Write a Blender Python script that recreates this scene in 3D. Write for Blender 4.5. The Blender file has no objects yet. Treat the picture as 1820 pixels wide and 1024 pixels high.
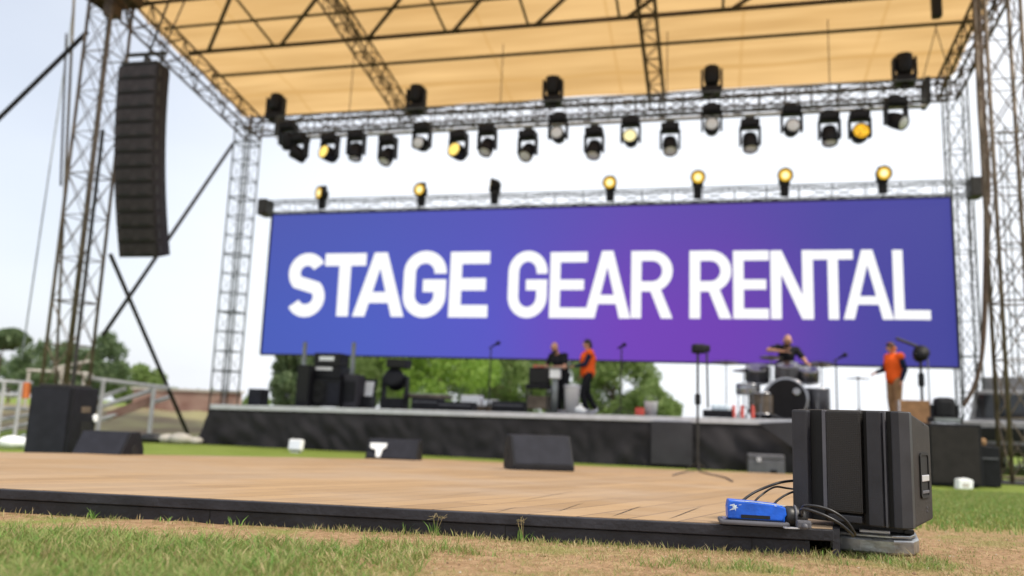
import bpy, bmesh, math, random
from mathutils import Vector, Matrix, Euler, noise as mnoise
random.seed(7)
R = math.radians
sc = bpy.context.scene
col = sc.collection

# ------------------------------------------------------------------ camera model
FPX, CX, CY = 1440.0, 910.0, 512.0
PITCH, ROLL = math.atan(226 / FPX), R(2.1)
EYE = Vector((0, 0, 1.12))
Fv = Vector((0, math.cos(PITCH), math.sin(PITCH)))
_U0 = Vector((0, -math.sin(PITCH), math.cos(PITCH)))
Rv = math.cos(ROLL) * Vector((1, 0, 0)) + math.sin(ROLL) * _U0
Uv = -math.sin(ROLL) * Vector((1, 0, 0)) + math.cos(ROLL) * _U0
def ray(x, y): return Fv + Rv * ((x - CX) / FPX) - Uv * ((y - CY) / FPX)
AN = R(13.9)
O = Vector((0, 18, 0))
EX = Vector((math.cos(AN), -math.sin(AN), 0))
EY = Vector((math.sin(AN), math.cos(AN), 0))
def S(x, y, z): return O + EX * x + EY * y + Vector((0, 0, z))          # stage frame -> world
def at_s(px, py, sy):                                                   # photo point on a plane parallel to the stage front
    d = ray(px, py); t = ((O - EYE).dot(EY) + sy) / d.dot(EY); q = EYE + d * t - O
    return q.dot(EX), q.z
def at_y(px, py, Y):
    d = ray(px, py); return EYE + d * (Y / d.y)
def gz(y): return min(0.72, max(0.17, 0.6 - 0.0425 * (y - 3.4)))
def dz(y): return max(0.2, 0.71 - 0.0403 * (y - 3.4))                    # top of the wooden platform
def ST(sx): return 1.185 + 0.0085 * sx                                   # top of the stage
def roofz(sy): return 10.85 + 0.18 * (6 - sy)

# ------------------------------------------------------------------ materials
def nd(nt, t, **kw):
    n = nt.nodes.new(t)
    for k, v in kw.items(): setattr(n, k, v)
    return n
def mat(name, c, rough=0.6, metal=0.0, var=0.25, scale=6.0, bump=0.0, bscale=60.0, spec=0.5, c2=None, dirt=0.0):
    m = bpy.data.materials.new(name); m.use_nodes = True
    nt = m.node_tree; b = nt.nodes['Principled BSDF']
    tc = nd(nt, 'ShaderNodeTexCoord'); no = nd(nt, 'ShaderNodeTexNoise')
    no.inputs['Scale'].default_value = scale; no.inputs['Detail'].default_value = 6
    nt.links.new(tc.outputs['Object'], no.inputs['Vector'])
    mx = nd(nt, 'ShaderNodeMixRGB')
    rp = nd(nt, 'ShaderNodeMapRange'); rp.inputs[1].default_value = .3; rp.inputs[2].default_value = .7
    nt.links.new(no.outputs['Fac'], rp.inputs[0]); nt.links.new(rp.outputs[0], mx.inputs['Fac'])
    lo = tuple(x * (1 - var) for x in c); hi = c2 or tuple(min(1, x * (1 + var)) for x in c)
    mx.inputs['Color1'].default_value = (*lo, 1); mx.inputs['Color2'].default_value = (*hi, 1)
    nt.links.new(mx.outputs[0], b.inputs['Base Color'])
    b.inputs['Roughness'].default_value = rough; b.inputs['Metallic'].default_value = metal
    b.inputs['Specular IOR Level'].default_value = spec
    if bump:
        n2 = nd(nt, 'ShaderNodeTexNoise'); n2.inputs['Scale'].default_value = bscale; n2.inputs['Detail'].default_value = 3
        nt.links.new(tc.outputs['Object'], n2.inputs['Vector'])
        bp = nd(nt, 'ShaderNodeBump'); bp.inputs['Strength'].default_value = bump; bp.inputs['Distance'].default_value = .01
        nt.links.new(n2.outputs['Fac'], bp.inputs['Height']); nt.links.new(bp.outputs[0], b.inputs['Normal'])
    return m
def emit(name, c, s):
    m = bpy.data.materials.new(name); m.use_nodes = True; nt = m.node_tree
    b = nt.nodes['Principled BSDF']; b.inputs['Base Color'].default_value = (*[x * .03 for x in c], 1)
    b.inputs['Emission Color'].default_value = (*c, 1); b.inputs['Emission Strength'].default_value = s
    return m
M = {}
M['black'] = mat('black_plastic', (.008, .008, .011), .55, bump=.25, bscale=260, var=.3, spec=.25)
M['speaker'] = mat('textured_black_paint', (.016, .016, .021), .45, bump=.35, bscale=420, var=.3, scale=9, c2=(.024, .024, .031), spec=.5)
M['speaker_side'] = mat('warm_lit_black_coating', (.026, .021, .018), .6, bump=.8, bscale=330, var=.35, scale=12, spec=.35)  # warm light on the flank is put into this lighter, browner black
M['grille'] = mat('black_grille_cloth', (.020, .017, .016), .6, bump=.9, bscale=520, var=.3, spec=.25)
M['blackgap'] = mat('deep_black', (.004, .004, .004), .7)
M['cloth'] = mat('black_skirt_cloth', (.027, .025, .028), .85, var=.3, scale=2, spec=.2)
M['cloth_light'] = mat('faded_black_cloth', (.05, .048, .055), .85, var=.2, scale=2, spec=.2)
M['steel'] = mat('galvanised_steel', (.21, .23, .23), .55, .4, var=.3, scale=3)
M['steel_rust'] = mat('weathered_steel', (.11, .08, .055), .6, .3, var=.5, scale=2.5, c2=(.21, .165, .12))
M['steel_dark'] = mat('dark_steel', (.035, .033, .03), .55, .4, var=.3)
M['roof_steel'] = mat('brown_painted_steel', (.07, .045, .03), .6, .2, var=.5, scale=2)
M['pipe'] = mat('olive_painted_steel', (.11, .085, .045), .6, .1, var=.3, scale=2)
M['alu'] = mat('aluminium', (.60, .60, .64), .42, .5, var=.1)
M['white'] = mat('white_paint', (.75, .75, .76), .5, var=.06)
M['paper'] = mat('white_paper', (.8, .82, .84), .7, var=.04)
M['grey'] = mat('grey_plastic', (.10, .10, .115), .55, var=.2)
M['rubber'] = mat('black_rubber', (.012, .012, .014), .45, var=.3)
M['chrome'] = mat('chrome', (.30, .30, .32), .22, 1.0, var=.05)
M['skin'] = mat('skin', (.50, .26, .17), .55, var=.1)
M['hair'] = mat('dark_hair', (.015, .011, .009), .6, var=.4, bump=.5, bscale=120)
M['tshirt'] = mat('black_tshirt', (.014, .014, .018), .85, var=.3, spec=.2)
M['navy'] = mat('navy_shirt', (.012, .017, .04), .85, var=.3, spec=.2)
M['trouser'] = mat('black_trousers', (.014, .014, .017), .85, var=.3, spec=.2)
M['vest'] = mat('orange_safety_vest', (.9, .12, .015), .7, var=.15, spec=.2)
M['reflect'] = mat('reflective_tape', (.55, .55, .5), .4, var=.1)
M['shoe'] = mat('grey_shoe', (.5, .5, .55), .6)
M['khaki'] = mat('khaki_cloth', (.30, .17, .08), .85, var=.2)
M['red'] = mat('red_paint', (.55, .07, .05), .5)
M['orange'] = mat('orange_paint', (.60, .16, .04), .5)
M['redwall'] = mat('red_brick', (.28, .09, .07), .8, var=.5, scale=.8, c2=(.42, .30, .25))
M['bark'] = mat('bark', (.11, .08, .055), .85, var=.4)
M['brass'] = mat('bronze_cymbal', (.05, .045, .03), .35, .8)
M['drum'] = mat('smoky_drum_shell', (.035, .035, .042), .3, .1, var=.3)
M['drumhead'] = mat('black_drum_head', (.008, .007, .008), .6, spec=.2)
M['wood_case'] = mat('plywood_case', (.33, .17, .07), .6, var=.25)
M['blue'] = mat('worn_blue_paint', (.008, .11, .62), .35, var=.3, scale=14, bump=.12, bscale=60)
M['scuff_highlight'] = mat('scuffed_primer_and_highlight', (.62, .72, .86), .5, var=.3, scale=40)  # pale colour for the scrapes and for the painted edge highlight
M['glass'] = mat('dark_glass', (.02, .025, .03), .08)
M['lens'] = mat('glass_lens', (.75, .77, .82), .12, .35, var=.05)
M['lamp_warm'] = emit('lit_amber_lamp', (1, .60, .05), .66)
M['lamp_core'] = emit('lit_yellow_lamp', (1, .88, .45), .95)
M['rope'] = mat('grey_rope', (.30, .33, .36), .8)
M['cable'] = mat('black_cable', (.012, .012, .015), .4)
M['dirtrope'] = mat('brown_cable_bundle', (.10, .065, .045), .8, var=.4)
M['clod'] = mat('dry_soil_clod', (.24, .15, .085), .95, var=.35, scale=30)
M['stone'] = mat('pale_stone', (.42, .36, .29), .85, var=.3, scale=40)
M['rail'] = mat('pale_railing_paint', (.40, .40, .42), .5, var=.15)
M['truckgrey'] = mat('grey_truck_paint', (.26, .26, .27), .4)
M['truss'] = mat('dull_truss_tube', (.11, .12, .12), .55, .4, var=.3)
M['concrete'] = mat('pale_concrete', (.45, .42, .38), .85, var=.2)
M['bank'] = mat('bare_earth', (.22, .15, .09), .9, var=.4, scale=.7, c2=(.24, .22, .10))
M['plate'] = mat('scratched_steel_plate', (.27, .28, .29), .32, .85, var=.6, scale=7, c2=(.62, .64, .66), bump=.3, bscale=25)

def leafmat(name, c, c2):
    m = bpy.data.materials.new(name); m.use_nodes = True; nt = m.node_tree
    b = nt.nodes['Principled BSDF']; out = nt.nodes['Material Output']
    g = nd(nt, 'ShaderNodeNewGeometry'); mx = nd(nt, 'ShaderNodeMixRGB')
    mx.inputs['Color1'].default_value = (*c, 1); mx.inputs['Color2'].default_value = (*c2, 1)
    nt.links.new(g.outputs['Random Per Island'], mx.inputs['Fac'])
    nt.links.new(mx.outputs[0], b.inputs['Base Color']); b.inputs['Roughness'].default_value = .6
    t = nd(nt, 'ShaderNodeBsdfTranslucent'); nt.links.new(mx.outputs[0], t.inputs['Color'])
    ms = nd(nt, 'ShaderNodeMixShader'); ms.inputs[0].default_value = .35
    nt.links.new(b.outputs[0], ms.inputs[1]); nt.links.new(t.outputs[0], ms.inputs[2]); nt.links.new(ms.outputs[0], out.inputs[0])
    return m
M['leaf_bright'] = leafmat('bright_leaves', (.17, .30, .035), (.32, .46, .09))
M['leaf_mid'] = leafmat('mid_leaves', (.13, .21, .05), (.25, .33, .11))
M['leaf_dark'] = leafmat('dark_leaves', (.08, .135, .055), (.16, .22, .10))  # paler green: distance haze is put into the leaf colour
M['blade_green'] = leafmat('green_blades', (.16, .22, .05), (.34, .36, .12))
M['blade_dry'] = leafmat('dry_blades', (.33, .275, .12), (.54, .43, .235))
M['blade_fresh'] = leafmat('fresh_green_blades', (.10, .22, .03), (.20, .36, .07))

def perf_mat():
    m = bpy.data.materials.new('perforated_black_grille'); m.use_nodes = True; nt = m.node_tree; b = nt.nodes['Principled BSDF']
    tc = nd(nt, 'ShaderNodeTexCoord'); sp = nd(nt, 'ShaderNodeSeparateXYZ'); nt.links.new(tc.outputs['Object'], sp.inputs[0])
    def ma(op, a_, b_=0.0):
        n_ = nd(nt, 'ShaderNodeMath', operation=op)
        for i_, x_ in ((0, a_), (1, b_)):
            if isinstance(x_, (int, float)): n_.inputs[i_].default_value = x_
            else: nt.links.new(x_, n_.inputs[i_])
        return n_.outputs[0]
    k_ = 2 * math.pi / .0105
    w_ = ma('MULTIPLY', ma('SINE', ma('MULTIPLY', ma('ADD', sp.outputs[0], sp.outputs[2]), k_ * .7)), ma('SINE', ma('MULTIPLY', ma('SUBTRACT', sp.outputs[0], sp.outputs[2]), k_ * .7)))
    r_ = nd(nt, 'ShaderNodeMapRange'); r_.inputs[1].default_value = .5; r_.inputs[2].default_value = .1; nt.links.new(w_, r_.inputs[0])
    mx = nd(nt, 'ShaderNodeMixRGB'); mx.inputs['Color1'].default_value = (.004, .0035, .003, 1); mx.inputs['Color2'].default_value = (.021, .018, .0165, 1)
    nt.links.new(r_.outputs[0], mx.inputs['Fac']); nt.links.new(mx.outputs[0], b.inputs['Base Color']); b.inputs['Roughness'].default_value = .5
    bp = nd(nt, 'ShaderNodeBump'); bp.inputs['Strength'].default_value = .8; bp.inputs['Distance'].default_value = .003
    nt.links.new(r_.outputs[0], bp.inputs['Height']); nt.links.new(bp.outputs[0], b.inputs['Normal']); return m
M['perf'] = perf_mat()
def tarp_mat():
    m = bpy.data.materials.new('translucent_tan_tarp'); m.use_nodes = True; nt = m.node_tree
    nt.nodes.remove(nt.nodes['Principled BSDF']); out = nt.nodes['Material Output']
    tc = nd(nt, 'ShaderNodeTexCoord'); mp = nd(nt, 'ShaderNodeMapping'); mp.inputs['Scale'].default_value = (.12, 1.2, 1)
    no = nd(nt, 'ShaderNodeTexNoise'); no.inputs['Scale'].default_value = 1.6; no.inputs['Detail'].default_value = 5
    nt.links.new(tc.outputs['Object'], mp.inputs[0]); nt.links.new(mp.outputs[0], no.inputs['Vector'])
    mx = nd(nt, 'ShaderNodeMixRGB'); mx.inputs['Color1'].default_value = (.46, .285, .115, 1); mx.inputs['Color2'].default_value = (.60, .395, .18, 1)
    r0 = nd(nt, 'ShaderNodeMapRange'); r0.inputs[1].default_value = .3; r0.inputs[2].default_value = .7
    nt.links.new(no.outputs['Fac'], r0.inputs[0]); nt.links.new(r0.outputs[0], mx.inputs['Fac'])
    sp = nd(nt, 'ShaderNodeSeparateXYZ'); nt.links.new(tc.outputs['Object'], sp.inputs[0])
    def ma(op, a_, b_=None):
        n_ = nd(nt, 'ShaderNodeMath', operation=op)
        for i_, x_ in ((0, a_), (1, b_)):
            if isinstance(x_, (int, float)): n_.inputs[i_].default_value = x_
            elif x_ is not None: nt.links.new(x_, n_.inputs[i_])
        return n_.outputs[0]
    seam = ma('LESS_THAN', ma('ABSOLUTE', ma('SUBTRACT', ma('FRACT', ma('MULTIPLY', sp.outputs[0], .29)), .5)), .012)      # sewn panel seams
    seam2 = ma('LESS_THAN', ma('ABSOLUTE', ma('SUBTRACT', sp.outputs[1], 2.45)), .09)
    sa = ma('MAXIMUM', seam, seam2)
    ms_ = nd(nt, 'ShaderNodeMixRGB'); ms_.inputs['Color2'].default_value = (.43, .25, .08, 1); nt.links.new(ma('MULTIPLY', sa, .42), ms_.inputs['Fac']); nt.links.new(mx.outputs[0], ms_.inputs['Color1']); mx = ms_
    d = nd(nt, 'ShaderNodeBsdfDiffuse'); t = nd(nt, 'ShaderNodeBsdfTranslucent')
    nt.links.new(mx.outputs[0], d.inputs['Color']); nt.links.new(mx.outputs[0], t.inputs['Color'])
    ms = nd(nt, 'ShaderNodeMixShader'); ms.inputs[0].default_value = .74
    nt.links.new(d.outputs[0], ms.inputs[1]); nt.links.new(t.outputs[0], ms.inputs[2]); nt.links.new(ms.outputs[0], out.inputs[0])
    return m
M['tarp'] = tarp_mat()

def screen_mat():
    m = bpy.data.materials.new('lit_led_panel'); m.use_nodes = True; nt = m.node_tree
    b = nt.nodes['Principled BSDF']; b.inputs['Base Color'].default_value = (.006, .006, .008, 1); b.inputs['Roughness'].default_value = .8; b.inputs['Specular IOR Level'].default_value = .1
    tc = nd(nt, 'ShaderNodeTexCoord'); sp = nd(nt, 'ShaderNodeSeparateXYZ'); nt.links.new(tc.outputs['Object'], sp.inputs[0])
    mr = nd(nt, 'ShaderNodeMapRange'); mr.inputs[1].default_value = -9.5; mr.inputs[2].default_value = 9.5
    nt.links.new(sp.outputs[0], mr.inputs[0])
    cr = nd(nt, 'ShaderNodeValToRGB'); nt.links.new(mr.outputs[0], cr.inputs[0])
    e = cr.color_ramp.elements
    e[0].position = 0; e[0].color = (.080, .128, .55, 1); e[1].position = 1; e[1].color = (.065, .068, .36, 1)
    for p, c in ((.18, (.090, .130, .60)), (.38, (.115, .11, .62)), (.58, (.17, .075, .55)), (.72, (.15, .065, .48)), (.86, (.085, .07, .40))):
        x = cr.color_ramp.elements.new(p); x.color = (*c, 1)
    # violet glow low right of the middle, part of the picture on the screen
    vd = nd(nt, 'ShaderNodeVectorMath', operation='DISTANCE'); mp = nd(nt, 'ShaderNodeMapping'); mp.inputs['Scale'].default_value = (.62, 1, 1)
    nt.links.new(tc.outputs['Object'], mp.inputs[0]); nt.links.new(mp.outputs[0], vd.inputs[0]); vd.inputs[1].default_value = (1.7, 0, -1.3)
    m2 = nd(nt, 'ShaderNodeMapRange'); m2.inputs[1].default_value = 3.6; m2.inputs[2].default_value = .4; m2.inputs[3].default_value = 0; m2.inputs[4].default_value = .45
    m2.interpolation_type = 'SMOOTHSTEP'
    nt.links.new(vd.outputs['Value'], m2.inputs[0])
    mx = nd(nt, 'ShaderNodeMixRGB'); mx.inputs['Color2'].default_value = (.225, .055, .52, 1)
    nt.links.new(m2.outputs[0], mx.inputs['Fac']); nt.links.new(cr.outputs[0], mx.inputs['Color1'])
    # duller towards the top edge
    m3 = nd(nt, 'ShaderNodeMapRange'); m3.inputs[1].default_value = 2.1; m3.inputs[2].default_value = -1.2; m3.inputs[3].default_value = .40; m3.inputs[4].default_value = 0
    nt.links.new(sp.outputs[2], m3.inputs[0])
    mx2 = nd(nt, 'ShaderNodeMixRGB'); mx2.inputs['Color2'].default_value = (.105, .105, .40, 1)
    nt.links.new(m3.outputs[0], mx2.inputs['Fac']); nt.links.new(mx.outputs[0], mx2.inputs['Color1'])
    nt.links.new(mx2.outputs[0], b.inputs['Emission Color']); b.inputs['Emission Strength'].default_value = SCR
    return m
EXPO = 0.6
SCR = 0.90 / 2 ** EXPO
M['led'] = screen_mat()
M['letter'] = emit('lit_white_letters', (1, 1, 1), 1.0 / 2 ** EXPO)

def wood_mat():
    m = bpy.data.materials.new('dusty_wooden_planks'); m.use_nodes = True; nt = m.node_tree
    b = nt.nodes['Principled BSDF']; tc = nd(nt, 'ShaderNodeTexCoord')
    mp = nd(nt, 'ShaderNodeMapping'); mp.inputs['Rotation'].default_value = (0, 0, R(-62))
    nt.links.new(tc.outputs['Object'], mp.inputs[0])
    br = nd(nt, 'ShaderNodeTexBrick'); br.inputs['Scale'].default_value = 1; br.inputs['Brick Width'].default_value = 2.4; br.inputs['Row Height'].default_value = .20
    br.inputs['Mortar Size'].default_value = .006; br.inputs['Mortar Smooth'].default_value = .2; br.inputs['Bias'].default_value = 0
    br.inputs['Color1'].default_value = (.29, .185, .095, 1); br.inputs['Color2'].default_value = (.40, .262, .138, 1); br.inputs['Mortar'].default_value = (.15, .10, .065, 1)
    nt.links.new(mp.outputs[0], br.inputs['Vector'])
    m2 = nd(nt, 'ShaderNodeMapping'); m2.inputs['Scale'].default_value = (1.2, 28, 1); m2.inputs['Rotation'].default_value = (0, 0, R(-62))
    nt.links.new(tc.outputs['Object'], m2.inputs[0])
    no = nd(nt, 'ShaderNodeTexNoise'); no.inputs['Scale'].default_value = 1.5; no.inputs['Detail'].default_value = 8; no.inputs['Roughness'].default_value = .65
    nt.links.new(m2.outputs[0], no.inputs['Vector'])
    cr = nd(nt, 'ShaderNodeMapRange'); cr.inputs[1].default_value = .25; cr.inputs[2].default_value = .75; cr.inputs[3].default_value = .72; cr.inputs[4].default_value = 1.2
    nt.links.new(no.outputs['Fac'], cr.inputs[0])
    mu = nd(nt, 'ShaderNodeMixRGB', blend_type='MULTIPLY'); mu.inputs['Fac'].default_value = 1
    nt.links.new(br.outputs['Color'], mu.inputs['Color1']); nt.links.new(cr.outputs[0], mu.inputs['Color2'])
    n3 = nd(nt, 'ShaderNodeTexNoise'); n3.inputs['Scale'].default_value = .9; n3.inputs['Detail'].default_value = 6
    nt.links.new(tc.outputs['Object'], n3.inputs['Vector'])
    r3 = nd(nt, 'ShaderNodeMapRange'); r3.inputs[1].default_value = .42; r3.inputs[2].default_value = .66; r3.inputs[4].default_value = .55
    nt.links.new(n3.outputs['Fac'], r3.inputs[0])
    mx = nd(nt, 'ShaderNodeMixRGB'); mx.inputs['Color2'].default_value = (.37, .28, .20, 1)     # settled dust
    nt.links.new(r3.outputs[0], mx.inputs['Fac']); nt.links.new(mu.outputs[0], mx.inputs['Color1'])
    n4 = nd(nt, 'ShaderNodeTexNoise'); n4.inputs['Scale'].default_value = 2.6; n4.inputs['Detail'].default_value = 9; n4.inputs['Roughness'].default_value = .7
    nt.links.new(m2.outputs[0], n4.inputs['Vector'])
    n5 = nd(nt, 'ShaderNodeTexNoise'); n5.inputs['Scale'].default_value = 1.7; n5.inputs['Detail'].default_value = 9; n5.inputs['Roughness'].default_value = .75
    nt.links.new(tc.outputs['Object'], n5.inputs['Vector'])
    r5 = nd(nt, 'ShaderNodeMapRange'); r5.inputs[1].default_value = .52; r5.inputs[2].default_value = .72; r5.inputs[4].default_value = .45; nt.links.new(n5.outputs['Fac'], r5.inputs[0])
    mx5 = nd(nt, 'ShaderNodeMixRGB'); mx5.inputs['Color2'].default_value = (.22, .145, .09, 1); nt.links.new(r5.outputs[0], mx5.inputs['Fac']); nt.links.new(mx.outputs[0], mx5.inputs['Color1']); mx = mx5      # scuffs and stains
    nt.links.new(mx.outputs[0], b.inputs['Base Color']); b.inputs['Roughness'].default_value = .75; b.inputs['Specular IOR Level'].default_value = .25
    bp = nd(nt, 'ShaderNodeBump'); bp.inputs['Strength'].default_value = .5; bp.inputs['Distance'].default_value = .004
    nt.links.new(mu.outputs[0], bp.inputs['Height']); nt.links.new(bp.outputs[0], b.inputs['Normal'])
    return m
M['wood'] = wood_mat()

# ------------------------------------------------------------------ mesh collector
class MB:
    def __init__(s): s.v = []; s.f = []; s.mi = []
    def add(s, vs, fs, mi=0):
        o = len(s.v); s.v += [tuple(v) for v in vs]; s.f += [tuple(i + o for i in f) for f in fs]; s.mi += [mi] * len(fs)
        return s
    def box(s, c, d, rz=0, bev=0, rx=0, ry=0, mi=0):
        hx, hy, hz = d[0] / 2, d[1] / 2, d[2] / 2
        bm = bmesh.new(); bmesh.ops.create_cube(bm, size=1)
        bmesh.ops.scale(bm, vec=d, verts=bm.verts)
        if bev: bmesh.ops.bevel(bm, geom=bm.edges[:], offset=bev, segments=2, affect='EDGES', profile=.6)
        m = Matrix.Translation(c) @ Euler((rx, ry, rz)).to_matrix().to_4x4()
        bm.verts.index_update()
        s.add([m @ v.co for v in bm.verts], [[v.index for v in f.verts] for f in bm.faces], mi); bm.free(); return s
    def tube(s, p0, p1, r, seg=6, r1=None, mi=0):
        p0, p1 = Vector(p0), Vector(p1); d = p1 - p0
        if d.length < 1e-6: return s
        q = d.to_track_quat('Z', 'Y'); r1 = r if r1 is None else r1
        a = [q @ Vector((math.cos(i * 2 * math.pi / seg), math.sin(i * 2 * math.pi / seg), 0)) for i in range(seg)]
        vs = [p0 + x * r for x in a] + [p1 + x * r1 for x in a]
        fs = [(i, (i + 1) % seg, seg + (i + 1) % seg, seg + i) for i in range(seg)] + [tuple(range(seg))[::-1], tuple(range(seg, 2 * seg))]
        return s.add(vs, fs, mi)
    def path(s, pts, r, seg=6, closed=False, mi=0):
        pts = [Vector(p) for p in pts]; n = len(pts); vs = []; fs = []
        up = Vector((0, 0, 1))
        for i, p in enumerate(pts):
            t = (pts[min(i + 1, n - 1)] - pts[max(i - 1, 0)]).normalized()
            x = t.cross(up)
            if x.length < .05: x = t.cross(Vector((1, 0, 0)))
            x.normalize(); y = x.cross(t)
            rr = r[i] if isinstance(r, (list, tuple)) else r
            vs += [p + x * math.cos(k * 2 * math.pi / seg) * rr + y * math.sin(k * 2 * math.pi / seg) * rr for k in range(seg)]
        for i in range(n - 1):
            for k in range(seg): fs.append((i * seg + k, i * seg + (k + 1) % seg, (i + 1) * seg + (k + 1) % seg, (i + 1) * seg + k))
        fs += [tuple(range(seg))[::-1], tuple(range((n - 1) * seg, n * seg))]
        return s.add(vs, fs, mi)
    def lathe(s, prof, seg=20, m=None, mi=0):            # prof: (r, z) list
        m = m or Matrix(); vs = []; fs = []; n = len(prof)
        for r, z in prof: vs += [m @ Vector((r * math.cos(k * 2 * math.pi / seg), r * math.sin(k * 2 * math.pi / seg), z)) for k in range(seg)]
        for i in range(n - 1):
            for k in range(seg): fs.append((i * seg + k, i * seg + (k + 1) % seg, (i + 1) * seg + (k + 1) % seg, (i + 1) * seg + k))
        fs += [tuple(range(seg))[::-1], tuple(range((n - 1) * seg, n * seg))]
        return s.add(vs, fs, mi)
    def ball(s, c, r, seg=12, ring=8, mi=0):
        if not isinstance(r, (tuple, list)): r = (r, r, r)
        c = Vector(c); vs = [c + Vector((0, 0, -r[2]))]; fs = []
        for i in range(1, ring):
            a = -math.pi / 2 + math.pi * i / ring
            vs += [c + Vector((r[0] * math.cos(a) * math.cos(k * 2 * math.pi / seg), r[1] * math.cos(a) * math.sin(k * 2 * math.pi / seg), r[2] * math.sin(a))) for k in range(seg)]
        vs.append(c + Vector((0, 0, r[2])))
        for k in range(seg): fs.append((0, 1 + (k + 1) % seg, 1 + k)); fs.append((len(vs) - 1, 1 + (ring - 2) * seg + k, 1 + (ring - 2) * seg + (k + 1) % seg))
        for i in range(ring - 2):
            for k in range(seg): fs.append((1 + i * seg + k, 1 + i * seg + (k + 1) % seg, 1 + (i + 1) * seg + (k + 1) % seg, 1 + (i + 1) * seg + k))
        return s.add(vs, fs, mi)
    def prism(s, poly, y0, y1, m=None, mi=0):            # poly in (x, z), extruded along y
        m = m or Matrix(); n = len(poly)
        vs = [m @ Vector((p[0], y0, p[1])) for p in poly] + [m @ Vector((p[0], y1, p[1])) for p in poly]
        fs = [tuple(range(n)), tuple(range(n, 2 * n))[::-1]] + [(i, n + i, n + (i + 1) % n, (i + 1) % n) for i in range(n)]
        return s.add(vs, fs, mi)
    def cap(s, p0, p1, r0, r1=None, seg=12):             # tapered limb with round ends
        r1 = r0 if r1 is None else r1
        return s.tube(p0, p1, r0, seg, r1).ball(p0, r0, seg, 8).ball(p1, r1, seg, 8)
    def build(s, name, m, parent=None, smooth=False, bevel=0, remesh=0, xf=None):
        me = bpy.data.meshes.new(name); me.from_pydata(s.v, [], s.f)
        bm = bmesh.new(); bm.from_mesh(me); bmesh.ops.recalc_face_normals(bm, faces=bm.faces); bm.to_mesh(me); bm.free()
        for x in (m if isinstance(m, (list, tuple)) else [m]): me.materials.append(x)
        if any(s.mi):
            for p, i in zip(me.polygons, s.mi): p.material_index = i
        o = bpy.data.objects.new(name, me); col.objects.link(o)
        if parent: o.parent = parent
        if xf: o.matrix_local = xf
        if smooth or remesh:
            for p in me.polygons: p.use_smooth = True
        if bevel:
            b = o.modifiers.new('bevel', 'BEVEL'); b.width = bevel; b.segments = 2; b.limit_method = 'ANGLE'; b.angle_limit = R(50)
        if remesh:
            r = o.modifiers.new('remesh', 'REMESH'); r.mode = 'VOXEL'; r.voxel_size = remesh; r.use_smooth_shade = True
            k = o.modifiers.new('smooth', 'SMOOTH'); k.factor = .5; k.iterations = 2
        return o
    def truss(s, p0, p1, w, h, up=(0, 0, 1), bays=None, r=.025, rw=.012, tri=False, seg=5, ladder=False):
        p0, p1 = Vector(p0), Vector(p1); d = p1 - p0; L = d.length; t = d / L
        up = Vector(up); sd = t.cross(up).normalized(); up = sd.cross(t).normalized()
        c = [sd * -w / 2 + up * -h / 2, sd * w / 2 + up * -h / 2, sd * w / 2 + up * h / 2, sd * -w / 2 + up * h / 2]
        if tri: c = [sd * -w / 2 + up * h / 2, sd * w / 2 + up * h / 2, up * -h / 2]
        n = bays or max(2, int(L / max(w, h)))
        for x in c: s.tube(p0 + x, p1 + x, r, seg)
        k = len(c)
        for f in range(k):
            a, b = c[f], c[(f + 1) % k]
            for i in range(n):
                q0, q1 = p0 + d * (i / n), p0 + d * ((i + 1) / n)
                if not ladder:
                    if (i + f) % 2: s.tube(q0 + a, q1 + b, rw, 4)
                    else: s.tube(q0 + b, q1 + a, rw, 4)
                s.tube(q0 + a, q0 + b, rw, 4)
            s.tube(p1 + a, p1 + b, rw * 1.3, 4)
        return s

def tag(o, label=None, cat=None, group=None, kind=None):
    if label: o['label'] = label
    if cat: o['category'] = cat
    if group: o['group'] = group
    if kind: o['kind'] = kind
    return o
def empty(name, loc, label, cat, group=None, rz=0, sc_=1):
    o = bpy.data.objects.new(name, None); col.objects.link(o); o.location = loc; o.rotation_euler = (0, 0, rz); o.empty_display_size = .2
    o.scale = (sc_,) * 3
    return tag(o, label, cat, group)
def copy_tree(o, parent=None):
    c = o.copy(); col.objects.link(c)
    if parent: c.parent = parent
    for ch in list(o.children): copy_tree(ch, c)
    return c
SROT = -AN                                        # rotation that lines an object up with the stage
def stage_pt(px, sy, lift=0):
    x = at_s(px, 735, sy)[0]
    return S(x, sy, ST(x) + lift)

# ------------------------------------------------------------------ world, sun, camera
SUN_EL, SUN_AZ = 52, 118     # azimuth measured clockwise from the view direction
w = bpy.data.worlds.new('World'); sc.world = w; w.use_nodes = True
nt = w.node_tree; bg = nt.nodes['Background']; wo = nt.nodes['World Output']
sky = nd(nt, 'ShaderNodeTexSky'); sky.sky_type = 'NISHITA'; sky.sun_disc = False
sky.sun_elevation = R(SUN_EL); sky.sun_rotation = R(SUN_AZ); sky.dust_density = 4.0; sky.air_density = 1.0; sky.ozone_density = 1.0
tc = nd(nt, 'ShaderNodeTexCoord'); mp = nd(nt, 'ShaderNodeMapping'); mp.inputs['Scale'].default_value = (1, 1, 2.6)
no = nd(nt, 'ShaderNodeTexNoise'); no.inputs['Scale'].default_value = 1.7; no.inputs['Detail'].default_value = 6
nt.links.new(tc.outputs['Generated'], mp.inputs[0]); nt.links.new(mp.outputs[0], no.inputs['Vector'])
mr = nd(nt, 'ShaderNodeMapRange'); mr.inputs[1].default_value = .35; mr.inputs[2].default_value = .65; mr.inputs[3].default_value = .80; mr.inputs[4].default_value = .97
nt.links.new(no.outputs['Fac'], mr.inputs[0])
mx = nd(nt, 'ShaderNodeMixRGB'); mx.inputs['Color2'].default_value = (7.3, 7.55, 8.0, 1)       # thin bright cloud veil
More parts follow.
